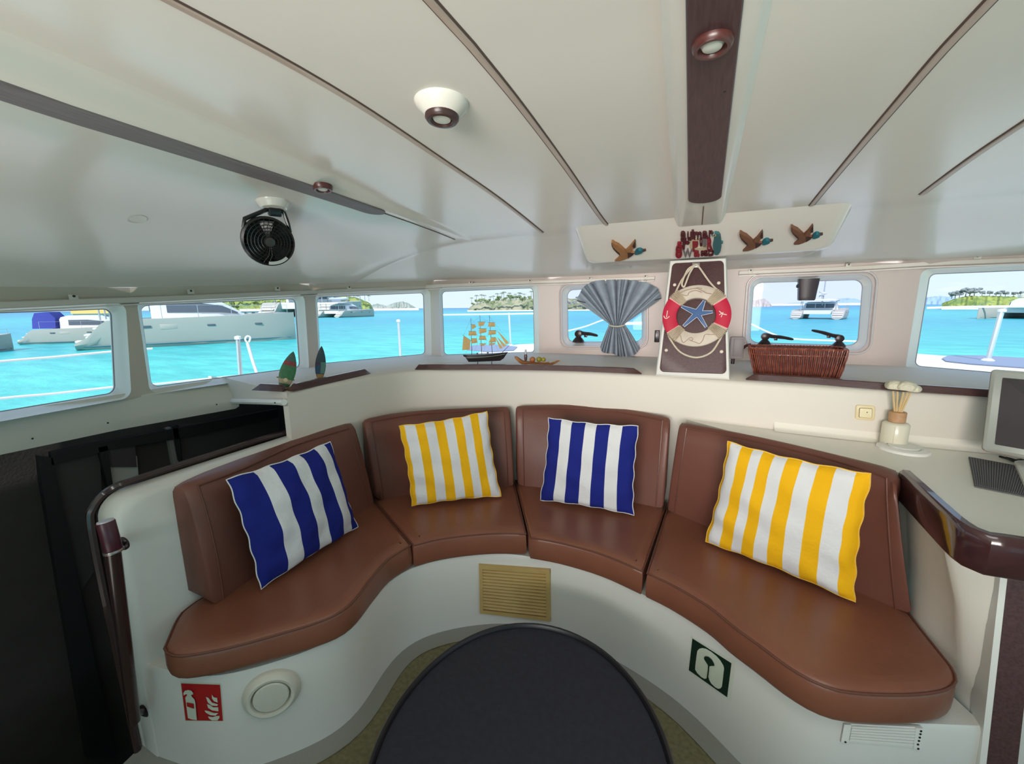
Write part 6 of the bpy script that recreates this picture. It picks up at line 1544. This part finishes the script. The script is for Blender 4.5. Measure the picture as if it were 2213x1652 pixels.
LFM = {'palm': mat('palm green', (.11, .17, .10), .9, var=(1.2, (.20, .25, .15), .4, .6)), 'bush': mat('tree green', (.13, .17, .08), .9, var=(1.0, (.25, .27, .13), .4, .6)), 'grey': mat('tree grey', (.17, .20, .22), .95, var=(1.0, (.27, .29, .28), .4, .6))}
PROTO = {}
def tree(kind, px, py, dist, hpx, label, group, seed):
    key = (kind, seed % 3)
    if key not in PROTO:
        m, t = tree_mesh(seed % 3+11*len(kind), 'palm' if kind == 'palm' else 'bush'); PROTO[key] = (m.mesh('crown', LFM[kind], 60), t.mesh('trunk', TRK, 60))
    d = ray(px, py); k = dist/V((d.x, d.y)).length; P = EYE+d*k; s = hpx*((P-EYE).dot(FW)/F)/(6.8 if kind == 'palm' else 5.4)
    o = thing('palm_tree' if kind == 'palm' else 'tree', label, 'tree', (0, 0, 0), group); o.location = P; o.scale = (s*1.1, s*1.1, s); o.rotation_euler = (0, 0, seed*1.7)
    for nm, me in zip(('crown', 'trunk'), PROTO[key]):
        c = bpy.data.objects.new(nm, me); COL.objects.link(c); c.parent = o
def grove(label, group, kind, spots, dist):
    for i, (x, y, h_) in enumerate(spots): tree(kind, x, y, dist, h_, label, group, i)
rnd = random.Random(9)
grove('small green tree on the rocky island behind the model ship', 'trees on the island behind the model ship', 'bush', [(1022+i*7.2+rnd.uniform(-3, 3), 662-min(10, i*1.2)+rnd.uniform(-3, 8), rnd.uniform(9, 15)) for i in range(19)], 240)
grove('tall palm on the rocky island behind the model ship', 'palms on the island behind the model ship', 'palm', [(1020+i*9+rnd.uniform(-4, 4), 656-min(8, i*.9)+rnd.uniform(-2, 2), rnd.uniform(14, 20)) for i in range(16)], 262)
grove('grey-green tree on the island behind the curtained hatch', 'trees behind the curtained hatch', 'grey', [(1228+i*7+rnd.uniform(-3, 3), 656+rnd.uniform(-6, 6), rnd.uniform(8, 13)) for i in range(10)], 240)
grove('wind-bent grey tree on the low green island to starboard', 'grey trees on the starboard island', 'grey', [(2056, 646, 15), (2064, 645, 17), (2073, 644, 16), (2086, 642, 20), (2095, 641, 22), (2105, 641, 19), (2122, 640, 12), (2138, 640, 13), (2152, 641, 11), (2162, 641, 14), (2172, 641, 12), (2190, 641, 10), (2205, 640, 11)], 238)
grove('leafy tree on the green shore hill to port', 'trees on the port shore hill', 'bush', [(462+i*11+rnd.uniform(-4, 4), 652-(i if i < 20 else 20)*.75+rnd.uniform(-3, 9), rnd.uniform(12, 18)) for i in range(31)], 196)
grove('palm on the skyline of the port shore hill', 'palms on the port shore hill', 'palm', [(690+i*9+rnd.uniform(-3, 3), 634+i*1.5+rnd.uniform(-2, 3), rnd.uniform(12, 18)) for i in range(13)], 206)
# shore houses
def house(label, px, py, dist, w, h_, roofc):
    d = ray(px, py); k = dist/V((d.x, d.y)).length; P = EYE+d*k; s = (P-EYE).dot(FW)/F; o = thing('shore_house', label, 'house', P); u = V((d.y, -d.x, 0)).normalized(); v_ = V((d.x, d.y, 0)).normalized(); hw, hh = w*s/2, h_*s
    MB().rbox(P+V((0, 0, hh*.3)), (hw, hw*.5, hh*.3), 0, (u, v_, V((0, 0, 1)))).build('wall', mat('house wall', (.66, .64, .60), .8), o)
    z = P+V((0, 0, hh*.6)); MB().loft([[z-u*hw*1.1-v_*hw*.6, z-u*hw*1.1+V((0, 0, hh*.4)), z-u*hw*1.1+v_*hw*.6], [z+u*hw*1.1-v_*hw*.6, z+u*hw*1.1+V((0, 0, hh*.4)), z+u*hw*1.1+v_*hw*.6]]).build('roof', roofc, o, angle=20)
    for i in range(3): MB().rbox(P+u*(hw*(-.6+.6*i))-v_*hw*.5+V((0, 0, hh*.3)), (hw*.14, .05, hh*.14), 0, (u, v_, V((0, 0, 1)))).build('window', BWD, o)
RRF = mat('red roof', (.50, .14, .11), .8); GRF = mat('pale roof', (.62, .58, .54), .8); YRF = mat('yellow roof', (.60, .45, .14), .8)
house('red-roofed house on the shore at the right of the second port window', 614, 678, 160, 46, 17, RRF)
house('low pale-roofed shore house left of the red-roofed one', 548, 681, 160, 44, 13, GRF)
house('pale building among trees in the third port window', 760, 664, 190, 26, 12, GRF)
house('yellow-roofed shore house in the first port window', 205, 694, 120, 60, 26, YRF)
